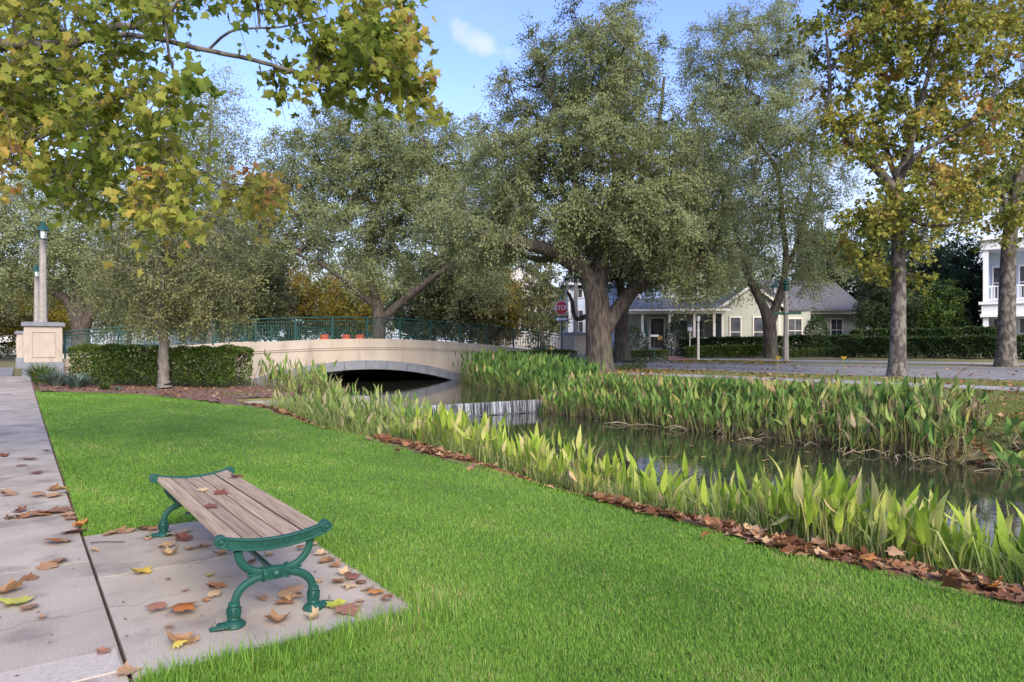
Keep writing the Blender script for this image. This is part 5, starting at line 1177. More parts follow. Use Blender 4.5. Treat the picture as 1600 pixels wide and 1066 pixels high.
# right of the weir up to the bridge
pts_ = []; tries = 0
while len(pts_) < 85 and tries < 20000:
    tries += 1; u = rm.uniform(18.9, 31.0); vr_ = np.interp(u, [18.6, 24, 33], [15.1, 16.6, 20.0]); v = vr_ + rm.uniform(-.2, 3.0)
    if all((u - a) ** 2 + (v - b_) ** 2 > .20 for a, b_ in pts_): pts_.append((u, v))
for i, (u, v) in enumerate(pts_):
    p = W(u, v); z_ = max(float(T(u, v)), -.6); topz = np.interp(u, [18.9, 22, 31], [.70, 1.15, 1.35])
    marsh_far(p.x, p.y, M['marshg_t'], name='broadleaf_plant', label='tall dark green broad leaved plant massed at the right foot of the bridge arch', group='tall plants right of the arch', seed=2700 + i, nl=20, hs=(topz - z_) * rm.uniform(.5, .92), L0=.48, W0=.115, lean=.32, spread=.35, dry=3, tm=rm.uniform(.0, .32))
# a few at the right edge of the frame
for i, (px, Y_) in enumerate(((1590, 11.6), (1606, 11.9), (1580, 12.2), (1600, 12.6), (1512, 13.2), (1525, 13.6), (1618, 12.3))):
    x = (px - 800) / F * Y_; marsh_far(x, Y_, M['marshg_t'], 'marsh plant at the right edge of the frame across the water', 'marsh plants at the right edge', 2900 + i, nl=9, hs=.55, L0=.3, W0=.12, dry=4)
# low dark growth and bent stalks at the far waterline
def scatter_blades(name, label, us_, vs_, n, h, wd, mat, seed, keep=None, zoff=0.0, lean=.7, dens=None, parent=None):
    rng = np.random.default_rng(seed); u = rng.uniform(*us_, n); v = rng.uniform(*vs_, n) if not callable(vs_) else vs_(u, rng)
    if keep is not None:
        k = keep(u, v); u, v = u[k], v[k]
    n = len(u); z = T(u, v) + zoff; z = np.maximum(z, -.82); b_ = np.stack([-SN * u + CS * v, CS * u + SN * v, z], -1)
    a = rng.uniform(0, 2 * np.pi, n); hh_ = h * rng.uniform(.45, 1.25, n); ln = np.abs(rng.normal(0, lean, n)); w2 = wd * rng.uniform(.7, 1.3, n) / 2
    sd_ = np.stack([np.cos(a), np.sin(a), 0 * a], -1); a2 = a + np.pi / 2 + rng.normal(0, .5, n); dv = np.stack([np.cos(a2) * ln, np.sin(a2) * ln, np.ones(n)], -1)
    md = b_ + dv * hh_[:, None] * .55; tp = b_ + unit(dv + np.stack([np.cos(a2), np.sin(a2), 0 * a], -1) * ln[:, None]) * hh_[:, None]
    V = np.stack([b_ - sd_ * w2[:, None], b_ + sd_ * w2[:, None], md + sd_ * w2[:, None] * .8, tp, md - sd_ * w2[:, None] * .8], 1).reshape(-1, 3); k = np.arange(n) * 5
    me = np_mesh(name, V, [np.stack([k, k + 1, k + 2, k + 4], -1), np.stack([k + 4, k + 2, k + 3], -1)], mat, np.tile(rng.normal(.45, .22, n).clip(0, 1), 2))
    return tag(link(name, me, parent), label, None, None, 'stuff')
scatter_blades('bank_undergrowth', 'thin stems and dry blades at the foot of the far bank plants', (5.6, 18.4), lambda u, rng: 14.45 + rng.random(len(u)) ** 1.5 * 1.6, 9000, .42, .016, M['dry'], 301, lean=.6)
scatter_blades('bank_undergrowth', 'green blades between the far bank plants', (6.0, 18.4), lambda u, rng: 14.5 + rng.random(len(u)) * 2.2, 9000, .40, .018, M['marshg_t'], 302, lean=.5)
scatter_blades('bank_undergrowth', 'thin green blades between the near bank plants', (-1, 17), lambda u, rng: lawn_right(u) + .35 + rng.random(len(u)) * 1.5, 17000, .46, .011, M['marshm_t'], 303, lean=.45)
scatter_blades('bank_undergrowth', 'blades at the foot of the plants by the bridge', (18.9, 31), lambda u, rng: np.interp(u, [18.6, 24, 33], [15.1, 16.6, 20.0]) - .3 + rng.random(len(u)) * 3, 6000, .5, .02, M['marshg_t'], 304, lean=.6)
# floating bent stalks on the far waterline
rng = np.random.default_rng(310); n = 46; u = rng.uniform(.5, 14, n); v = 14.35 - rng.random(n) * .45; a = rng.uniform(0, 6.28, n); L_ = rng.uniform(.25, .9, n)
st_ = np.stack([-SN * u + CS * v, CS * u + SN * v, np.full(n, ZLOW + .005)], -1); dv = np.stack([np.cos(a), np.sin(a), rng.uniform(0, .35, n)], -1)
pth = np.stack([st_, st_ + dv * (L_ * .5)[:, None] + np.array([0, 0, .03]), st_ + dv * L_[:, None] * np.array([1, 1, .3])], 1); V, Fc = tubes_np(pth, np.tile([.010, .012, .006], (n, 1)), 4)
tag(link('floating_stalks', np_mesh('floating_stalks', V, Fc, M['dry'], np.repeat(rng.uniform(.5, 1, n), 8))), 'bent dry stalks lying on the water at the far bank', kind='stuff')
# floating broad leaves at the right edge
fl = thing('floating_leaf_plant', 'pale broad leaves lying on the water at the right edge', 'plant', W(.15, 14.1, ZLOW))
for i, (dx, dy, a) in enumerate(((-.35, -.3, 1.3), (.0, -.45, 1.9), (-.2, .1, .8), (.25, -.1, -1.6), (-.55, .05, 2.3))):
    o = link('leaf', LV['marshg'][i], fl, (dx, dy, .02), (R(-78), 0, a)); o.scale = (1.25, 1.1, 1.2)
# yellow blooms standing among the far bank plants
def bloom(px, py, Y_, label):
    x = (px - 800) / F * Y_; zt = CAMZ - (py - HOR) / F * Y_; z0 = TW(x, Y_); t_ = thing('yellow_canna', label, 'flower', (x, Y_, z0)); h = zt - z0
    MB().tube([(0, 0, -.05), (.03, .02, h * .5), (0, 0, h)], .008, 5).obj('stem', M['stem'], t_)
    for k_ in range(5):
        a = k_ * 1.257 + .3; c, s_ = math.cos(a), math.sin(a); mb = MB()
        mb.add([(0, 0, h - .01), (.035 * c - .03 * s_, .035 * s_ + .03 * c, h + .05), (.085 * c, .085 * s_, h + .08), (.035 * c + .03 * s_, .035 * s_ - .03 * c, h + .05)], [(0, 1, 2, 3)]); mb.obj('petal', M['yellow'], t_)
bloom(1215, 562, 16.6, 'yellow flower on a tall stem in front of the street lamp foot'); bloom(1318, 562, 16.0, 'yellow flower on a tall stem left of the nearest sycamore trunk'); bloom(969, 584, 22.5, 'low yellow flower right of the big oak trunk')
bloom(862, 546, 29.5, 'yellow flower on top of the plants under the stop sign')

# ------------------------------------------------------------------ lawn grass
rng = np.random.default_rng(400)
def grass(name, label, n, ulo, uhi, dens, h, mat, keep, zoff=0.0, wmin=.0026, wk=.0008, seed=1, vlo=.4, vhi=4.75, tint_fn=None, lean=.85, tall=None):
    rng = np.random.default_rng(seed); uu = np.empty(0); vv = np.empty(0)
    while len(uu) < n:
        u = rng.uniform(ulo, uhi, n); v = rng.uniform(vlo, vhi, n); x = -SN * u + CS * v; y = CS * u + SN * v
        k = keep(u, v) & (rng.random(n) < dens(x, y)) & (y > 2.2) & (np.abs(x) < y * .80 + .4)
        uu = np.concatenate([uu, u[k]]); vv = np.concatenate([vv, v[k]])
    u, v = uu[:n], vv[:n]; x = -SN * u + CS * v; y = CS * u + SN * v; d = np.hypot(x, y)
    z = T(u, v) + zoff; b_ = np.stack([x, y, z], -1); a = rng.uniform(0, 2 * np.pi, n)
    patch = np.sin(u * 1.7 + 1.3 * np.sin(v * 2.1)) * np.sin(v * 2.6 + .8 * np.sin(u * .9)) + .6 * np.sin(u * 5.1 + v * 3.3) * np.sin(v * 6.1 - u * 2.2)
    hh_ = h * rng.uniform(.5, 1.3, n) * (1 + .16 * patch)
    if tall is not None: hh_ *= tall(u, v, rng)
    w2 = (wmin + wk * d) * rng.uniform(.7, 1.3, n) / 2; ln = np.abs(rng.normal(0, lean, n)) + .1; a2 = a + np.pi / 2 + rng.normal(0, .6, n)
    sd_ = np.stack([np.cos(a), np.sin(a), 0 * a], -1) * w2[:, None]; tp = b_ + unit(np.stack([np.cos(a2) * ln, np.sin(a2) * ln, np.ones(n)], -1)) * hh_[:, None]
    V = np.stack([b_ - sd_, b_ + sd_, tp], 1).reshape(-1, 3); t_ = (.46 + .15 * patch + .10 * np.sin(u * .8 + 2 * np.sin(v * 1.1)) * np.sin(v * 1.3 + u * .35) + rng.normal(0, .19, n)).clip(0, .985)
    dead = rng.random(n) < .022 + .16 * np.clip(patch - .6, 0, 1); t_[dead] = 1.0
    return tag(link(name, np_mesh(name, V, np.arange(3 * n).reshape(-1, 3), mat, t_), None), label, kind='stuff')
grass('grass', 'short bright green mown grass of the lawn', 400000, -1.5, 25.0, lambda x, y: np.clip(9.0 / (y * y), .045, 1), .025, M['grass'], lambda u, v: in_lawn(u, v, -.015), -.002, seed=401)
def near_pad(u, v): return in_lawn(u, v, -.03) & (((u < 3.27) & (u > 3.0) & (v < 1.9)) | ((v < 1.9) & (v > 1.72) & (u > 3.0) & (u < 6.2)) | ((v < .52) & (u < 20)) | ((u > 5.95) & (u < 6.2) & (v < 1.8)))
grass('grass_edging', 'longer grass blades leaning over the slab edges', 9000, 1.0, 22, lambda x, y: np.clip(9.0 / (y * y), .05, 1), .062, M['grass'], near_pad, -.01, wmin=.004, seed=402, lean=.75, tall=lambda u, v, rng: np.where((u < 3.28) & (rng.random(len(u)) < .25), 1.9, 1.0))
grass('verge_grass', 'grass on the open bank at the right edge', 16000, -3, 6.2, lambda x, y: 1 + 0 * x, .07, M['verge'], lambda u, v: v > 14.75 - .15 * np.sin(u * 2), 0, wmin=.006, wk=.0005, seed=404, vlo=14.5, vhi=18.5, lean=.8)
grass('verge_grass', 'thin olive grass on the far bank', 42000, -14, 31, lambda x, y: np.clip(300 / (y * y), .15, 1), .065, M['verge'], lambda u, v: (v > 15.9) & ~((v > 20.9) & (v < 22)) , 0, wmin=.008, wk=.0008, seed=403, vlo=15.8, vhi=24.2, lean=.8)

# ------------------------------------------------------------------ fallen leaves
def fallen_mesh(mat, seed, curl):
    """one dry lobed leaf with stalk, lying cupped on the ground"""
    rng = np.random.default_rng(seed); k = len(LOBE); o = LOBE * (1 + rng.normal(0, .07, LOBE.shape)); inn = (o - np.array(LOBE_C)) * .55 + np.array(LOBE_C)
    def zf(x, y): return curl * (.38 * x * x + .30 * (y - .4) ** 2 * (1 if seed % 2 else -.4)) + .05 * curl * math.sin(x * 9 + seed) * math.cos(y * 7)
    V = [(x, y - .4, max(0, zf(x, y) + abs(rng.normal(0, .03 * curl)) + .02)) for x, y in o] + [(x, y - .4, max(0, zf(x, y) * .7 + .012 + abs(rng.normal(0, .02)))) for x, y in inn] + [(LOBE_C[0], LOBE_C[1] - .4, .02)]
    # a leaf lying belly down is turned over: rim low, middle high
    if seed % 3 == 0: V = [(x, y, .16 * curl + .02 - z * .55 if .16 * curl + .02 - z * .55 > 0.004 else .004) for x, y, z in V]
    Fc = [(i, (i + 1) % k, k + (i + 1) % k, k + i) for i in range(k)]; F3 = [(k + i, k + (i + 1) % k, 2 * k) for i in range(k)]
    n0 = len(V); V += [(-.012, -.4, .02), (.012, -.4, .02), (.05 + .015, -.75, .03), (.05 - .01, -.75, .03)]
    return np_mesh('fallen_leaf', np.array(V), [np.array(Fc + [(n0, n0 + 1, n0 + 2, n0 + 3)]), np.array(F3)], mat, np.full(len(Fc) + 1 + len(F3), .5))
FL = {c: [fallen_mesh(M['fall_' + c], 40 * j + i, cu) for i, cu in enumerate((.4, .9, 1.3, 1.7, 1.0, .6))] for j, c in enumerate(('brown', 'tan', 'orange', 'yellow', 'red', 'lime'))}
rf = np.random.default_rng(900)
def fallen(x, y, z, s, c, label, group=None, tilt=.22, mi=None):
    me = FL[c][int(rf.integers(6)) if mi is None else mi]; o = link('fallen_leaf', me, None, (x, y, z + .004), (rf.normal(0, tilt), rf.normal(0, tilt), rf.uniform(0, 6.28))); o.scale = (s, s * rf.uniform(.8, 1.1), s * rf.uniform(.8, 1.5))
    return tag(o, label, 'leaf', group)
def gp(px, py, z=0.0):
    Yg = F * (CAMZ - z) / (py - HOR); return (px - 800) / F * Yg, Yg
def fp(px, py, wpx, c, label, group=None, mi=None):
    x, y = gp(px, py); return fallen(x, y, .006, wpx / F * y * .86, c, label, group, .12, mi)
GS, GPAD = 'fallen leaves on the sidewalk', 'fallen leaves on the bench pad'
PADL, SWL = 'dry sycamore leaf lying on the concrete pad around the bench', 'dry sycamore leaf lying on the sidewalk slabs'
for a in ((288, 958, 62, 'orange', 'large rusty orange leaf left of the bench foot', None, 1), (243, 957, 42, 'red', 'dark red leaf beside the large rusty orange leaf'), (282, 1006, 55, 'tan', 'pair like broad tan leaf at the near grass edge of the pad', None, 3),
          (218, 896, 40, 'yellow', 'single yellow leaf in the middle of the pad, left of the bench'), (458, 934, 50, 'brown', 'crumpled brown leaf between the two near bench feet', None, 3), (447, 944, 36, 'brown', 'second crumpled brown leaf pressed against the right near bench foot', None, 2),
          (432, 972, 52, 'tan', 'long tan leaf at the grass edge before the bench', None, 3), (525, 950, 38, 'lime', 'lime yellow leaf right of the near bench foot'), (545, 957, 52, 'red', 'purplish leaf at the right corner of the pad'), (488, 969, 34, 'tan', 'small tan leaf in front of the right bench foot'),
          (22, 945, 52, 'lime', 'bright yellow green leaf at the left edge of the sidewalk'), (14, 926, 55, 'tan', 'tan leaf above the yellow green one at the left frame edge'), (44, 953, 36, 'brown', 'brown leaf right of the yellow green one'), (200, 1052, 40, 'brown', 'brown leaf in the joint at the bottom of the picture'),
          (160, 1022, 26, 'red', 'small red leaf on the nearest slab'), (118, 832, 46, 'red', 'red leaf at the corner where the pad meets the lawn'), (128, 824, 30, 'orange', 'upright orange leaf at the lawn corner'), (338, 920, 36, 'brown', 'dark brown leaf under the near end of the bench'),
          (336, 934, 30, 'tan', 'pale leaf just below the dark brown one under the bench'), (328, 902, 22, 'lime', 'small dull green leaf under the bench'), (264, 984, 20, 'orange', 'small orange leaf above the broad tan leaf')):
    fp(*a)
for a in ((85, 850, 40, 'orange'), (98, 848, 34, 'tan'), (88, 880, 48, 'tan'), (78, 886, 40, 'tan'), (60, 806, 42, 'brown'), (75, 803, 40, 'brown'), (92, 801, 40, 'brown'), (40, 808, 34, 'brown'), (104, 806, 30, 'tan'), (20, 810, 30, 'brown'), (96, 772, 30, 'yellow'), (86, 776, 34, 'tan'), (60, 776, 34, 'tan'),
          (12, 774, 30, 'brown'), (86, 766, 28, 'brown'), (48, 905, 26, 'brown'), (64, 968, 22, 'brown'), (56, 741, 22, 'red'), (34, 729, 18, 'brown'), (46, 719, 24, 'brown'), (8, 714, 16, 'red'), (30, 800, 26, 'brown'), (112, 812, 30, 'brown'), (70, 690, 14, 'brown'), (78, 664, 14, 'orange'), (62, 652, 16, 'brown'), (72, 706, 16, 'brown'), (25, 660, 10, 'brown'), (58, 626, 14, 'tan')):
    fp(*a, {'red': 'dark red', 'lime': 'lime'}.get(a[3], a[3]) + ' ' + SWL, a[3] + ' ' + GS)
for a in ((185, 833, 34, 'brown'), (200, 832, 30, 'tan'), (172, 836, 28, 'brown'), (222, 829, 30, 'brown'), (238, 830, 22, 'brown'), (270, 838, 26, 'tan'), (260, 856, 34, 'brown'), (285, 845, 36, 'red'), (265, 868, 34, 'tan'), (300, 860, 30, 'tan'), (318, 856, 26, 'brown'), (292, 833, 20, 'tan'), (345, 868, 26, 'tan'), (150, 862, 20, 'tan'), (410, 938, 26, 'tan'), (365, 960, 20, 'brown'),
          (500, 868, 26, 'tan'), (512, 878, 30, 'brown'), (524, 886, 28, 'brown'), (505, 880, 20, 'tan'), (538, 898, 30, 'tan'), (530, 912, 26, 'brown'), (552, 905, 34, 'red'), (545, 920, 30, 'tan'), (566, 912, 28, 'brown'), (575, 922, 32, 'tan'), (586, 930, 34, 'orange'), (562, 942, 22, 'brown'), (608, 940, 30, 'brown'), (498, 910, 20, 'tan'), (420, 870, 24, 'tan'), (395, 880, 20, 'brown'),
          (440, 892, 20, 'tan'), (470, 860, 20, 'brown'), (490, 853, 20, 'tan'), (358, 985, 22, 'tan'), (322, 940, 18, 'brown'), (290, 925, 16, 'brown'), (262, 908, 10, 'red'), (230, 844, 18, 'tan'), (248, 838, 22, 'brown'), (282, 1012, 30, 'yellow'), (300, 1003, 26, 'tan')):
    fp(*a, {'red': 'dark red', 'lime': 'lime'}.get(a[3], a[3]) + ' ' + PADL, a[3] + ' ' + GPAD)
# leaves on the seat
for px, py, wpx, c, lb in ((368, 750, 26, 'red', 'dark red leaf at the far right of the bench seat'), (346, 770, 24, 'red', 'dark red leaf in the middle of the bench seat'), (329, 793, 22, 'red', 'dark red leaf lowest on the bench seat'), (316, 766, 18, 'tan', 'small tan leaf near the far end of the bench seat')):
    Yg = F * (CAMZ - .425) / (py - HOR); x = (px - 800) / F * Yg; lu, lv_ = UV(x, Yg); fallen(x, Yg, seat_z(min(.26, max(-.26, lv_ - BV))) + .016, wpx / F * Yg, c, lb, None, .15, 0)
# big leaves in the litter strip along the water side of the lawn
for i in range(170):
    u = -0.3 + 10 * rf.random() ** 1.6; v = lawn_right(u) + .06 + rf.random() * .55; on_grass = rf.random() < .16; v -= rf.uniform(.15, .5) if on_grass else 0; p = W(u, v, float(T(u, v)) + (.03 if on_grass and v < lawn_right(u) else .02))
    fallen(p.x, p.y, p.z + rf.random() * .03, rf.uniform(.09, .15), rf.choice(['brown', 'brown', 'brown', 'brown', 'tan', 'red', 'tan', 'orange']), 'curled brown leaf in the litter strip between lawn and marsh plants', 'fallen leaves along the marsh edge', .4)
def litter(name, label, n, ulo, uhi, vf, s, mat, seed, zoff=.01, keep=None):
    rng = np.random.default_rng(seed); u = rng.uniform(ulo, uhi, n); v = vf(u, rng)
    if keep is not None: k = keep(u, v); u, v = u[k], v[k]
    n = len(u); p = np.stack([-SN * u + CS * v, CS * u + SN * v, T(u, v) + zoff + rng.random(n) * .02], -1)
    V, Fc, k = lobed_cards(p, rng.normal(0, 1, (n, 3)) * np.array([1, 1, .25]), rng.normal(0, .35, (n, 3)) + np.array([0, 0, 1]), s * rng.uniform(.6, 1.3, n), rng.uniform(.1, .8, n), rng)
    return tag(link(name, np_mesh(name, V, Fc, mat, np.repeat(rng.random(n), k))), label, kind='stuff')
litter('leaf_litter', 'brown leaf litter along the lawn edge under the marsh plants', 4200, -1.5, 17.5, lambda u, rng: lawn_right(u) + .0 + np.abs(rng.normal(0, .34, len(u))), .085, M['litter'], 701)
litter('leaf_litter', 'scattered brown leaves on the far bank grass', 2600, -8, 30, lambda u, rng: rng.uniform(16.2, 24, len(u)), .12, M['litter'], 702, .02, lambda u, v: np.sin(u * .9 + 1) + np.sin(v * 2.2) > -.4)
litter('leaf_litter', 'brown leaves and chips on the mulch bed', 2200, 16.6, 32, lambda u, rng: rng.uniform(.6, 6.5, len(u)), .075, M['litter'], 703, .012, lambda u, v: u > np.interp(v, LAWN_END_V, LAWN_END_U) + .1)
litter('leaf_litter', 'brown leaves on the open bank at the right edge', 1500, -3, 6.4, lambda u, rng: 14.45 + rng.random(len(u)) ** 1.3 * 2, .11, M['litter'], 706, .01)
litter('leaf_litter', 'few leaves on the far street', 500, -12, 40, lambda u, rng: rng.uniform(24.5, 31, len(u)), .13, M['litter'], 704, -.04)
litter('leaf_litter', 'leaves round the foot of the big oak', 900, 18, 28, lambda u, rng: rng.uniform(18.5, 24.5, len(u)), .11, M['litter'], 705, .015)
o_ = litter('leaf_litter', 'drift of yellow leaves on the far kerb by the street lamp', 700, 20, 27, lambda u, rng: 30.9 + rng.random(len(u)) * 1.4, .14, M['autumn'], 707, .02)
for i in range(42):
    u = rf.uniform(1.5, 15); v = 14.2 - rf.random() ** 1.6 * 5; p = W(u, v, ZLOW)
    fallen(p.x, p.y, p.z, rf.uniform(.07, .12), rf.choice(['brown', 'tan', 'brown', 'yellow']), 'dry leaf floating on the dark stream water', 'leaves floating on the stream', .03, 0)
# crumbs of debris on the slabs
rng = np.random.default_rng(720); n = 420; u = 1.2 + rng.random(n) ** 1.3 * 14; v = rng.uniform(-1.2, 1.7, n); k = (v < .37) | ((v > .41) & (u > 3.3) & (u < 5.95)); u, v = u[k], v[k]; n = len(u)
p = np.stack([-SN * u + CS * v, CS * u + SN * v, T(u, v) + .006], -1); V = leaf_cards(p, rng.normal(0, 1, (n, 3)) * np.array([1, 1, .1]), np.tile([0, 0, 1.0], (n, 1)), rng.uniform(.006, .03, n), rng.uniform(.004, .012, n))
tag(link('debris', np_mesh('debris', V, np.arange(n * 4).reshape(-1, 4), M['litter'], rng.random(n) * .5)), 'specks of leaf crumbs on the slabs', kind='stuff')
for px, py, a in ((167, 850, .1), (404, 853, .5)):
    x, y = gp(px, py); t_ = MB().tube([(-.11, 0, .008), (-.03, .004, .012), (.05, -.003, .01), (.12, .003, .008)], .004, 5).obj('fallen_twig', M['bark'], None, loc=(x, y, .004), rz=a); tag(t_, 'thin dark twig lying on the pad ' + ('near its lawn corner' if px < 200 else 'behind the near bench end'), 'twig')

# ------------------------------------------------------------------ houses
def siding(mb, x0, x1, z0, z1, y, pitch=.13, proud=.022):
    """lapped boards on a wall facing -y"""
    z = z0
    while z < z1 - .01:
        zt = min(z + pitch, z1); mb.add([(x0, y - proud, z), (x1, y - proud, z), (x1, y - .004, zt), (x0, y - .004, zt), (x0, y, z), (x1, y, z)], [(0, 1, 2, 3), (0, 4, 5, 1)]); z += pitch
def window(parent, x, z, w_, h, y, trim='cream', shutters=False, blind=False, face='y', mull=True):
    """sash window on a wall facing -y: frame, pane, meeting rail"""
    t_ = .10
    mb = MB()
    for (a, b_, c, d) in ((x - w_ / 2 - t_, x + w_ / 2 + t_, z + h, z + h + t_ * 1.3), (x - w_ / 2 - t_ * 1.2, x + w_ / 2 + t_ * 1.2, z - t_ * .8, z), (x - w_ / 2 - t_, x - w_ / 2, z, z + h), (x + w_ / 2, x + w_ / 2 + t_, z, z + h)): mb.box(a, b_, y - .07, y + .02, c, d)
    wd = mb.obj('window', M[trim], parent)
    MB().box(x - w_ / 2, x + w_ / 2, y - .025, y + .01, z, z + h).obj('pane', M['pane'], wd)
    mb = MB(); mb.box(x - w_ / 2, x + w_ / 2, y - .055, y - .026, z + h * .48, z + h * .48 + .06)
    if mull: mb.box(x - .015, x + .015, y - .045, y - .026, z + .01, z + h * .48); mb.box(x - .015, x + .015, y - .045, y - .026, z + h * .48 + .06, z + h)
    mb.obj('sash', M[trim], wd)
    if shutters:
        for s in (-1, 1): MB().box(x + s * (w_ / 2 + t_ + .22) - .19, x + s * (w_ / 2 + t_ + .22) + .19, y - .06, y, z - .05, z + h + .08).obj('shutter', M['shutter'], parent)
    return wd
def gable_roof(x0, x1, y0, y1, ze, rise, over=.35, th=.16):
    """ridge along y (gable faces -y)"""
    xm = (x0 + x1) / 2; k = rise / ((x1 - x0) / 2); mb = MB()
    for s, xa in ((-1, x0 - over), (1, x1 + over)):
        za = ze - k * over; mb.add([(xa, y0 - over, za), (xm, y0 - over, ze + rise), (xm, y1 + over, ze + rise), (xa, y1 + over, za), (xa, y0 - over, za + th), (xm, y0 - over, ze + rise + th), (xm, y1 + over, ze + rise + th), (xa, y1 + over, za + th)],
                                    [(0, 1, 2, 3), (4, 5, 6, 7), (0, 4, 5, 1), (3, 2, 6, 7), (0, 3, 7, 4)])
    return mb
# sage green house
Yh = 52.0; hx = (1128 - 800) / F * Yh; hz0 = 1.05; S_ = Yh / F
hs = thing('sage_house', 'sage green clapboard house with a grey metal porch roof behind the hedges', 'house', (hx, Yh, hz0), R(-5))
mb = MB(); siding(mb, 0, 4.35, 0, 3.5, 0); mb.box(0, 4.35, .001, 8, 0, 3.5)
# stepped boards in the gable
zz_ = 3.5
while zz_ < 5.0:
    f_ = (zz_ - 3.5) / 1.55; f2 = min(1, (zz_ + .13 - 3.5) / 1.55); xa, xb = 2.175 * f_, 4.35 - 2.175 * f_; xa2, xb2 = 2.175 * f2, 4.35 - 2.175 * f2
    mb.add([(xa, -.022, zz_), (xb, -.022, zz_), (xb2, -.004, zz_ + .13), (xa2, -.004, zz_ + .13)], [(0, 1, 2, 3)]); zz_ += .13
mb.obj('wall', M['sage'], hs)
mb = MB()
for k_ in range(27): mb.add([(-.022, 0, k_ * .13), (-.022, 8, k_ * .13), (-.004, 8, k_ * .13 + .13), (-.004, 0, k_ * .13 + .13)], [(0, 3, 2, 1)])
mb.obj('side_wall', M['sage_shaded'], hs)  # left face wears the darker siding, its shade painted in
gable_roof(0, 4.35, 0, 8, 3.5, 1.55).obj('roof', M['shingle'], hs)
mb = MB()
for s, xa in ((-1, -.35), (1, 4.70)):
    mb.add([(xa, -.39, 3.25), (2.175, -.39, 5.05), (2.175, -.39, 5.27), (xa, -.39, 3.47), (xa, -.352, 3.25), (2.175, -.352, 5.05), (2.175, -.352, 5.27), (xa, -.352, 3.47)], [(0, 1, 2, 3), (4, 7, 6, 5), (0, 4, 5, 1), (3, 2, 6, 7)])
mb.obj('barge_board', M['cream'], hs)
for x in (-.0, 4.2): MB().box(x - .03, x + .12, -.05, .0, 0, 3.42).obj('corner_board', M['cream'], hs)
window(hs, 1.0, .55, .72, 2.15, -.02, mull=False); window(hs, 2.72, .55, .72, 2.15, -.02, mull=False)
mb = MB(); siding(mb, 4.38, 6.7, 0, 3.4, .55); mb.box(4.38, 6.7, .551, 8, 0, 3.4); mb.obj('wall', M['sage'], hs)
window(hs, 5.55, .85, .95, 1.75, .53)
mb = MB(); siding(mb, 6.72, 10.6, 0, 3.2, 1.6); mb.box(6.72, 10.6, 1.601, 8, 0, 3.2); mb.obj('wall', M['sage'], hs)
window(hs, 9.0, 1.0, .8, 1.6, 1.58)
mb = MB(); mb.add([(3.0, .1, 3.3), (11.0, .9, 3.15), (10.2, 5, 5.6), (4.2, 5, 5.9), (3.0, .1, 3.48), (11.0, .9, 3.33), (10.2, 5, 5.78), (4.2, 5, 6.08)], [(0, 1, 2, 3), (4, 5, 6, 7), (0, 4, 5, 1), (1, 5, 6, 2), (2, 6, 7, 3)]); mb.obj('roof', M['shingle'], hs)
MB().box(6.6, 11.0, .86, .90, 3.02, 3.2).obj('fascia', M['cream'], hs)
# porch: floor, posts, beam, hipped metal roof with standing seams
MB().box(-7.2, -.06, -.4, 3.4, -.1, .42).obj('porch_floor', M['kerb'], hs)
for k_ in range(3): MB().box(-4.6, -2.9, -.45 - .3 * (3 - k_), -.42, -.1, .14 * (k_ + 1) - .03 - .004 * k_).obj('step', M['kerb'], hs)
for x in (-6.0, -3.95, -2.1, -.62):
    mb = MB(); mb.box(x - .09, x + .09, -.28, -.10, .42, 3.02); p_ = mb.obj('porch_post', M['cream'], hs)
    if x < -3: MB().lathe([(.28, .0), (.27, 1.0), (.19, 1.15)], 4, (x, -.19, .42), ph=math.pi / 4).obj('pedestal', M['cream'], p_)
MB().box(-7.2, .0, -.30, -.08, 3.02, 3.36).obj('porch_beam', M['cream'], hs)
mb = MB(); mb.add([(-8.0, -.6, 3.36), (-4.6, -.85, 3.36), (.5, -.6, 3.36), (-.2, 3.4, 4.25), (-4.2, 3.0, 4.42), (-8.0, 3.4, 4.25), (-8.0, -.6, 3.44), (-4.6, -.85, 3.44), (.5, -.6, 3.44), (-.2, 3.4, 4.33), (-4.2, 3.0, 4.50), (-8.0, 3.4, 4.33)],
                   [(0, 1, 4, 5), (1, 2, 3, 4), (6, 7, 10, 11), (7, 8, 9, 10), (0, 6, 7, 1), (1, 7, 8, 2), (2, 8, 9, 3)])
pr = mb.obj('porch_roof', M['metalroof'], hs)
mb = MB()
for i in range(17):
    t_ = i / 16
    for (a, b_, c, d) in (((-8.0, -.6, 3.44), (-4.6, -.85, 3.44), (-8.0, 3.4, 4.33), (-4.2, 3.0, 4.50)), ((-4.6, -.85, 3.44), (.5, -.6, 3.44), (-4.2, 3.0, 4.50), (-.2, 3.4, 4.33))):
        if i == 0 and a[0] < -5: continue
        lo_ = [a[j] + (b_[j] - a[j]) * t_ for j in range(3)]; hi_ = [c[j] + (d[j] - c[j]) * t_ for j in range(3)]
        mb.tube([(lo_[0], lo_[1], lo_[2] + .015), (hi_[0], hi_[1], hi_[2] + .015)], .03, 4)
tag(mb.obj('seam', M['metalroof'], pr), kind='stuff')
MB().box(-8.0, .5, -.86, -.84, 3.20, 3.355).obj('gutter', M['cream'], hs)
mb = MB(); siding(mb, -7.2, -.05, .42, 3.36, 2.6); mb.box(-7.2, -.05, 2.601, 8, 0, 3.4); mb.obj('porch_wall', M['sage'], hs)
dr_ = MB().box(-5.05, -4.05, 2.48, 2.57, .43, 2.75).obj('front_door', M['door'], hs); MB().box(-4.9, -4.2, 2.46, 2.479, 1.5, 2.55).obj('door_pane', M['pane'], dr_)
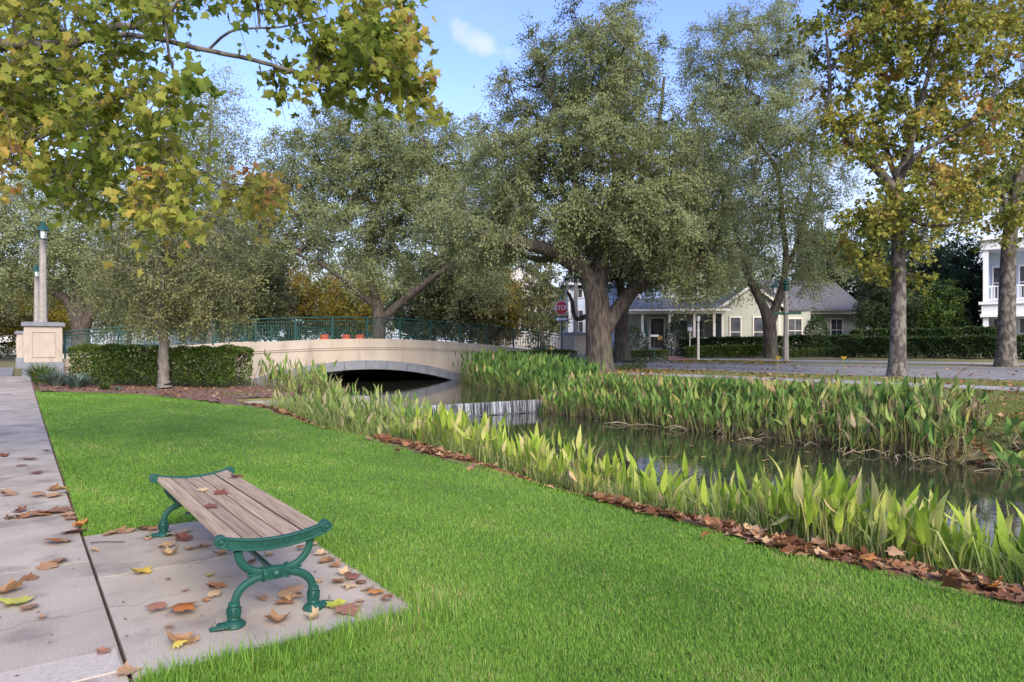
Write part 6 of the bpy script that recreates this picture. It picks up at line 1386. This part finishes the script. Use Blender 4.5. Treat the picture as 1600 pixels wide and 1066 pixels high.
mb = MB(); mb.box(-5.2, -5.06, 2.44, 2.575, .43, 2.88); mb.box(-4.04, -3.9, 2.44, 2.575, .43, 2.88); mb.box(-5.2, -3.9, 2.44, 2.575, 2.76, 2.9); mb.obj('door_frame', M['cream'], hs)
window(hs, -1.35, 1.0, .9, 1.6, 2.58); window(hs, -2.6, 1.0, .9, 1.6, 2.58)
mb = MB(); mb.box(-2.9, -.06, -.24, -.16, 1.1, 1.2)
for k_ in range(18): mb.box(-2.85 + k_ * .155, -2.81 + k_ * .155, -.22, -.18, .45, 1.1)
mb.obj('porch_railing', M['cream'], hs)
# second storey behind the porch roof
mb = MB(); siding(mb, -7.3, -5.4, 3.9, 6.6, 3.2); mb.box(-7.3, -5.4, 3.201, 8, 3.4, 6.6); mb.obj('upper_wall', M['bluew'], hs)
mb = MB(); siding(mb, -5.4, -4.1, 3.9, 6.6, 2.9); mb.box(-5.4, -4.1, 2.901, 8, 3.4, 6.6); mb.obj('upper_wall', M['blue'], hs)
mb = MB(); siding(mb, -4.08, -.6, 3.9, 6.6, 3.3); mb.box(-4.08, -.6, 3.301, 8, 3.4, 6.6); mb.obj('upper_wall', M['sage'], hs)
window(hs, -6.4, 4.6, .8, 1.4, 3.18, 'white'); window(hs, -2.4, 4.7, .8, 1.4, 3.28)
gable_roof(-7.5, -.4, 3.1, 8, 6.6, 2.4).obj('upper_roof', M['shingle'], hs)
vs_p = G(1030, 48.9); pot = thing('wicker_lamp', 'round table lamp with warm glowing shade seen on the porch', 'lamp', hs.matrix_world @ Vector((0, 0, 0)) if False else (hx - 4.55 * math.cos(R(5)) + .0, Yh + .4 + 4.55 * math.sin(R(5)), hz0 + .42))
MB().lathe([(.14, 0), (.15, .03), (.03, .06), (.03, .55), (.06, .56)], 10).obj('stand', M['black'], pot); MB().lathe([(.16, .56), (.24, .66), (.22, .86), (.10, .94)], 10).obj('lamp_shade', M['lampglow'], pot)
um = thing('folded_umbrella', 'folded dark green patio umbrella on the porch left of the door', 'umbrella', (hx - 5.75, Yh + .9, hz0 + .42)); MB().lathe([(.22, 0), (.2, .05), (.025, .07), (.025, 2.2)], 8).obj('pole', M['black'], um); MB().lathe([(.05, .8), (.30, .9), (.26, 1.2), (.06, 2.2), (.02, 2.3)], 10).obj('canopy', M['greend'], um)
# little black gate fence before the porch steps
gx = (1010 - 800) / F * 47; gf = thing('iron_fence', 'low black picket fence before the porch steps', 'fence', (gx, 47, TW(gx, 47)), R(-5))
for x in (0, .85, 1.7): MB().box(x - .03, x + .03, -.03, .03, -.1, 1.12).obj('post', M['black'], gf)
for z in (.12, .92): MB().box(.03, .82, -.012, .012, z, z + .035).obj('rail', M['black'], gf); MB().box(.88, 1.67, -.012, .012, z, z + .035).obj('rail', M['black'], gf)
mb = MB()
for k_ in range(14):
    x = .09 + k_ * .12
    if abs(x - .85) > .04: mb.box(x - .011, x + .011, -.02, -.0125, .05, 1.05)
tag(mb.obj('pickets', M['black'], gf), kind='stuff')
ns = thing('notice_post', 'slim dark post with a small white box on top before the porch', 'post', G(1022.5, 40.8)); MB().box(-.03, .03, -.03, .03, -.1, 1.5).obj('post', M['greend'], ns); MB().box(-.24, .24, -.06, .06, 1.5, 1.62).obj('box', M['white'], ns)
bh = thing('bird_house', 'white bird house on a thin pole left of the post lantern', 'bird house', G(1078, 44.5)); MB().box(-.03, .03, -.03, .03, -.1, 1.75).obj('pole', M['cream'], bh); b_ = MB().box(-.13, .13, -.12, .12, 1.75, 2.02).obj('box', M['white'], bh); MB().prism([(-.18, 2.0), (.18, 2.0), (0, 2.2)], -.16, .16).obj('roof', M['shingle'], bh)
wk = thing('brick_walk', 'red brick walk leading up to the porch steps', 'walk', (0, 0, 0)); a_, b_, c_, d_ = G(1046, 41.2, .03), G(1092, 40.6, .03), G(1052, 47.8, .05), G(1030, 47.8, .05); wk['kind'] = 'structure'
nr_, nc_ = 34, 9; tmpl = None
for i in range(nr_):
    for j in range(nc_):
        if i * nc_ + j >= 300: break
        t0, t1 = i / nr_, (i + .93) / nr_; s0_, s1_ = j / nc_, (j + .95) / nc_
        q_ = lambda s, t: (a_ + (b_ - a_) * s) * (1 - t) + (d_ + (c_ - d_) * s) * t
        cs = [q_(s0_, t0), q_(s1_, t0), q_(s1_, t1), q_(s0_, t1)]; up_ = Vector((0, 0, .02 + random.uniform(0, .008)))
        MB().add([*cs, *[c + up_ for c in cs]], [(4, 5, 6, 7), (0, 1, 5, 4), (1, 2, 6, 5), (2, 3, 7, 6), (3, 0, 4, 7)]).obj('brick', M['brick'], wk)

def plain_house(name, label, px0, px1, Y, z0, h, wall, rise, wins, roofm='shingle', depth=9, rz=0, gable=True, shutters=False, trim='white'):
    x0 = (px0 - 800) / F * Y; x1 = (px1 - 800) / F * Y; wd = (x1 - x0) / math.cos(rz); t_ = thing(name, label, 'house', (x0, Y, z0), rz)
    mb = MB(); siding(mb, 0, wd, 0, h, 0, .15); mb.box(0, wd, .001, depth, 0, h)
    if gable: mb.prism([(0, h), (wd, h), (wd / 2, h + rise)], -.003, .2)
    mb.obj('wall', M[wall], t_)
    if gable: gable_roof(0, wd, 0, depth, h, rise).obj('roof', M[roofm], t_)
    else:
        mb = MB(); mb.add([(-.4, -.5, h), (wd + .4, -.5, h), (wd * .8, depth / 2, h + rise), (wd * .2, depth / 2, h + rise), (-.4, depth + .4, h), (wd + .4, depth + .4, h)], [(0, 1, 2, 3), (1, 5, 2), (0, 3, 4), (5, 4, 3, 2), (0, 4, 5, 1)]); mb.obj('roof', M[roofm], t_)
        MB().box(-.42, wd + .42, -.56, -.505, h - .22, h + .04).obj('fascia', M['white'], t_)
    for x in (0, wd - .14): MB().box(x, x + .14, -.05, -.001, 0, h - .05).obj('corner_board', M[trim], t_)
    for (px, py, w_, hh_) in wins:
        x = ((px - 800) / F * Y - x0) / math.cos(rz); z = CAMZ - (py - HOR) / F * Y - z0; window(t_, x, z, w_, hh_, -.02, trim, shutters)
    return t_
plain_house('white_house', 'pale two storey house with dark shutters between the bridge end and the stop sign', 745, 884, 66, .9, 5.6, 'pinkw', 3.0, ((820, 518, .8, 1.35), (849, 518, .8, 1.35), (876, 518, .8, 1.35), (785, 518, .8, 1.35), (849, 476, .8, 1.35), (800, 476, .8, 1.35)), shutters=True)
plain_house('blue_house', 'pale blue house with tall white windows behind the big oak trunk', 888, 975, 62, .95, 6.4, 'bluew', 2.6, ((904, 519, .75, 1.95), (921, 519, .75, 1.95), (945, 519, .8, 1.9), (903, 465, .75, 1.5), (921, 465, .75, 1.5)), gable=False)
plain_house('far_house', 'long white house far behind the left railing', 150, 365, 105, .6, 4.2, 'white', 3.0, ((190, 525, 1, 1.4), (235, 525, 1, 1.4), (290, 525, 1, 1.4), (330, 525, 1, 1.4)), gable=False)
plain_house('far_house', 'white house far behind the right part of the bridge railing', 600, 745, 84, .7, 4.6, 'bluew', 3.0, ((640, 522, 1, 1.5), (675, 522, 1, 1.5), (712, 522, 1, 1.5)), gable=False)
plain_house('far_house', 'white bungalow at the end of the sidewalk on the far left', -40, 62, 92, .6, 3.4, 'white', 2.2, ((12, 524, 1, 1.4), (40, 524, 1, 1.4)), gable=False)
plain_house('far_house', 'pale far house right of the sage house, with a grey roof', 1318, 1370, 74, 1.2, 3.2, 'bluew', 1.6, ((1345, 525, .9, 1.2),), gable=False)
plain_house('far_house', 'low blue house seen under the dark trees left of the balcony house', 1462, 1536, 58, 1.1, 3.6, 'bluew', 2.0, ((1528, 530, .8, 1.4), (1490, 530, .8, 1.4)), gable=False)
# white balcony house at the right edge
Yb = 44.0; bx = (1535 - 800) / F * Yb; bz = .85; bl = thing('balcony_house', 'white house with stacked porches and columns at the right edge', 'house', (bx, Yb, bz), R(-35)); BWD = 9.0
mb = MB(); siding(mb, .3, BWD, 0, 10.5, 2.0, .16); mb.box(.3, BWD, 2.001, 10, 0, 10.5); mb.obj('wall', M['bluew'], bl)
f1, f2 = 3.2, 7.2
MB().box(-.1, BWD, -.1, 2.0, -.4, .3).obj('porch_floor', M['white'], bl)
mb = MB(); mb.box(-.05, BWD, -.05, 1.99, f1 - .42, f1 + .18); mb.box(-.2, BWD, -.2, 1.98, f1 + .182, f1 + .36); mb.box(-.12, BWD, -.12, 1.985, f1 - .62, f1 - .422); mb.obj('balcony', M['white'], bl)
mb = MB(); mb.box(-.05, BWD, -.05, 1.99, f2 - .3, f2 + .3); mb.box(-.3, BWD, -.3, 1.98, f2 + .302, f2 + .5); mb.obj('entablature', M['white'], bl)
for x in (.18, 1.15, 3.4, 5.7, 8.0):
    for za, zb_ in ((.3, f1 - .62), (f1 + .36, f2 - .3)): MB().box(x - .15, x + .15, .08, .38, za + .001, zb_ - .001).obj('column', M['white'], bl)
for za, zb_ in ((.3, 1.25), (f1 + .36, f1 + 1.4)):
    mb = MB(); mb.box(.34, 8, .2, .28, zb_ - .09, zb_); mb.box(.34, 8, .2, .28, za + .1, za + .17); x = .45
    while x < 7.9: mb.box(x, x + .05, .215, .265, za + .17, zb_ - .09); x += .17
    mb.obj('balustrade', M['white'], bl)
for x in (1.0, 2.4, 4.6, 6.8): window(bl, x, .6, .8, 1.9, 1.98, 'white'); window(bl, x, f1 + .7, .8, 2.0, 1.98, 'white')
mb = MB(); siding(mb, .0, BWD, f2 + .52, 10.4, .1, .16); mb.box(.0, BWD, .101, 1.96, f2 + .502, 10.4); mb.obj('upper_wall', M['bluew'], bl)
window(bl, 1.3, f2 + 1.1, .9, 1.5, .08, 'white'); window(bl, 3.6, f2 + 1.1, .9, 1.5, .08, 'white')
gable_roof(-.2, BWD, .3, 10, 10.5, 3.2).obj('roof', M['shingle'], bl)
hb = thing('hanging_basket', 'small hanging flower basket under the balcony', 'planter', (bx + .75, Yb + .15, bz + f1 - .65)); MB().tube([(0, 0, 0), (0, 0, -.55)], .01, 4).obj('chain', M['black'], hb); MB().lathe([(.05, -.85), (.2, -.7), (.22, -.55)], 8).obj('basket', M['door'], hb)

# ------------------------------------------------------------------ street things seen through the railing
def barrel(px, Y, label, zz=1.24):
    x = (px - 800) / F * Y; t_ = thing('traffic_barrel', label, 'barrel', (x, Y, zz), 0, 'orange barrels behind the railing')
    MB().lathe([(.36, 0), (.36, .06), (.30, .07), (.27, 1.0), (.2, 1.04)], 12).obj('drum', M['orange'], t_, True)
    MB().lathe([(.295, .4), (.290, .52), (.285, .52)], 12).obj('white_band', M['white'], t_); MB().tube([(-.1, 0, 1.04), (-.1, 0, 1.12), (.1, 0, 1.12), (.1, 0, 1.04)], .018, 5).obj('handle', M['black'], t_)
barrel(507, 42.6, 'orange barrel leftmost of the three seen through the railing'); barrel(541, 43.0, 'orange barrel in the middle of the three seen through the railing'); barrel(562, 43.3, 'orange barrel rightmost of the three seen through the railing')
def car(loc, rz, paint, label):
    t_ = thing('parked_car', label, 'car', loc, rz, None)
    prof = [(-2.15, .35), (-2.2, .62), (-2.05, .86), (-1.55, .95), (-.95, 1.36), (-.2, 1.46), (.65, 1.40), (1.15, .98), (1.95, .86), (2.2, .66), (2.2, .35), (1.75, .28), (-1.75, .28)]
    mb = MB(); n = len(prof); ins = lambda z: .80 if z < 1.0 else .62
    vs8 = [(x, -ins(z), z) for x, z in prof] + [(x, ins(z), z) for x, z in prof]; mb.add(vs8, [tuple(range(n)), tuple(range(2 * n - 1, n - 1, -1))] + [(i, i + n, (i + 1) % n + n, (i + 1) % n) for i in range(n)]); mb.obj('body', M[paint], t_, True, bevel=.05)
    for s in (-1, 1):
        MB().add([(-1.35, s * .765, 1.0), (-.1, s * .765, 1.0), (-.15, s * .655, 1.36), (-.85, s * .655, 1.30)], [(0, 1, 2, 3)]).obj('window', M['pane'], t_); MB().add([(.0, s * .765, 1.0), (.95, s * .765, 1.0), (.58, s * .655, 1.34), (-.05, s * .655, 1.37)], [(0, 1, 2, 3)]).obj('window', M['pane'], t_)
        for x in (-1.35, 1.35):
            w_ = MB().lathe([(.2, -.1), (.32, -.1), (.33, 0), (.32, .1), (.2, .1)], 16, (x, s * .74, .33), 'y').obj('wheel', M['tyre'], t_, True); MB().lathe([(.19, -.108), (.2, 0), (.19, .108)], 12, (x, s * .74, .33), 'y').obj('rim', M['chrome'], w_)
        MB().box(2.12, 2.205, s * .55 - .15, s * .55 + .15, .6, .72).obj('headlight', M['glassl'], t_); MB().box(-2.2, -2.1, s * .6 - .12, s * .6 + .12, .62, .76).obj('tail_light', M['red'], t_)
    MB().add([(1.13, -.72, 1.0), (1.13, .72, 1.0), (.70, .60, 1.38), (.70, -.60, 1.38)], [(0, 1, 2, 3)]).obj('windscreen', M['pane'], t_)
    return t_
def at(px, Y, z): return ((px - 800) / F * Y, Y, z)
car(at(680, 68, .7), R(15), 'silver', 'silver blue parked car seen through the railing right of the bridge crown'); car(at(240, 72, .6), R(5), 'carwhite', 'white parked car behind the left railing'); car(at(305, 73, .6), R(5), 'silver', 'silver parked car behind the left railing, right of the white one')
rb = thing('lake_marker_post', 'small bluish sign post behind the left pillars', 'post', G(34, 46)); MB().box(-.05, .05, -.05, .05, -.1, 1.0).obj('post', M['greytrim'], rb)
bpy.data.objects.remove(rb.children[0]); bpy.data.objects.remove(rb)
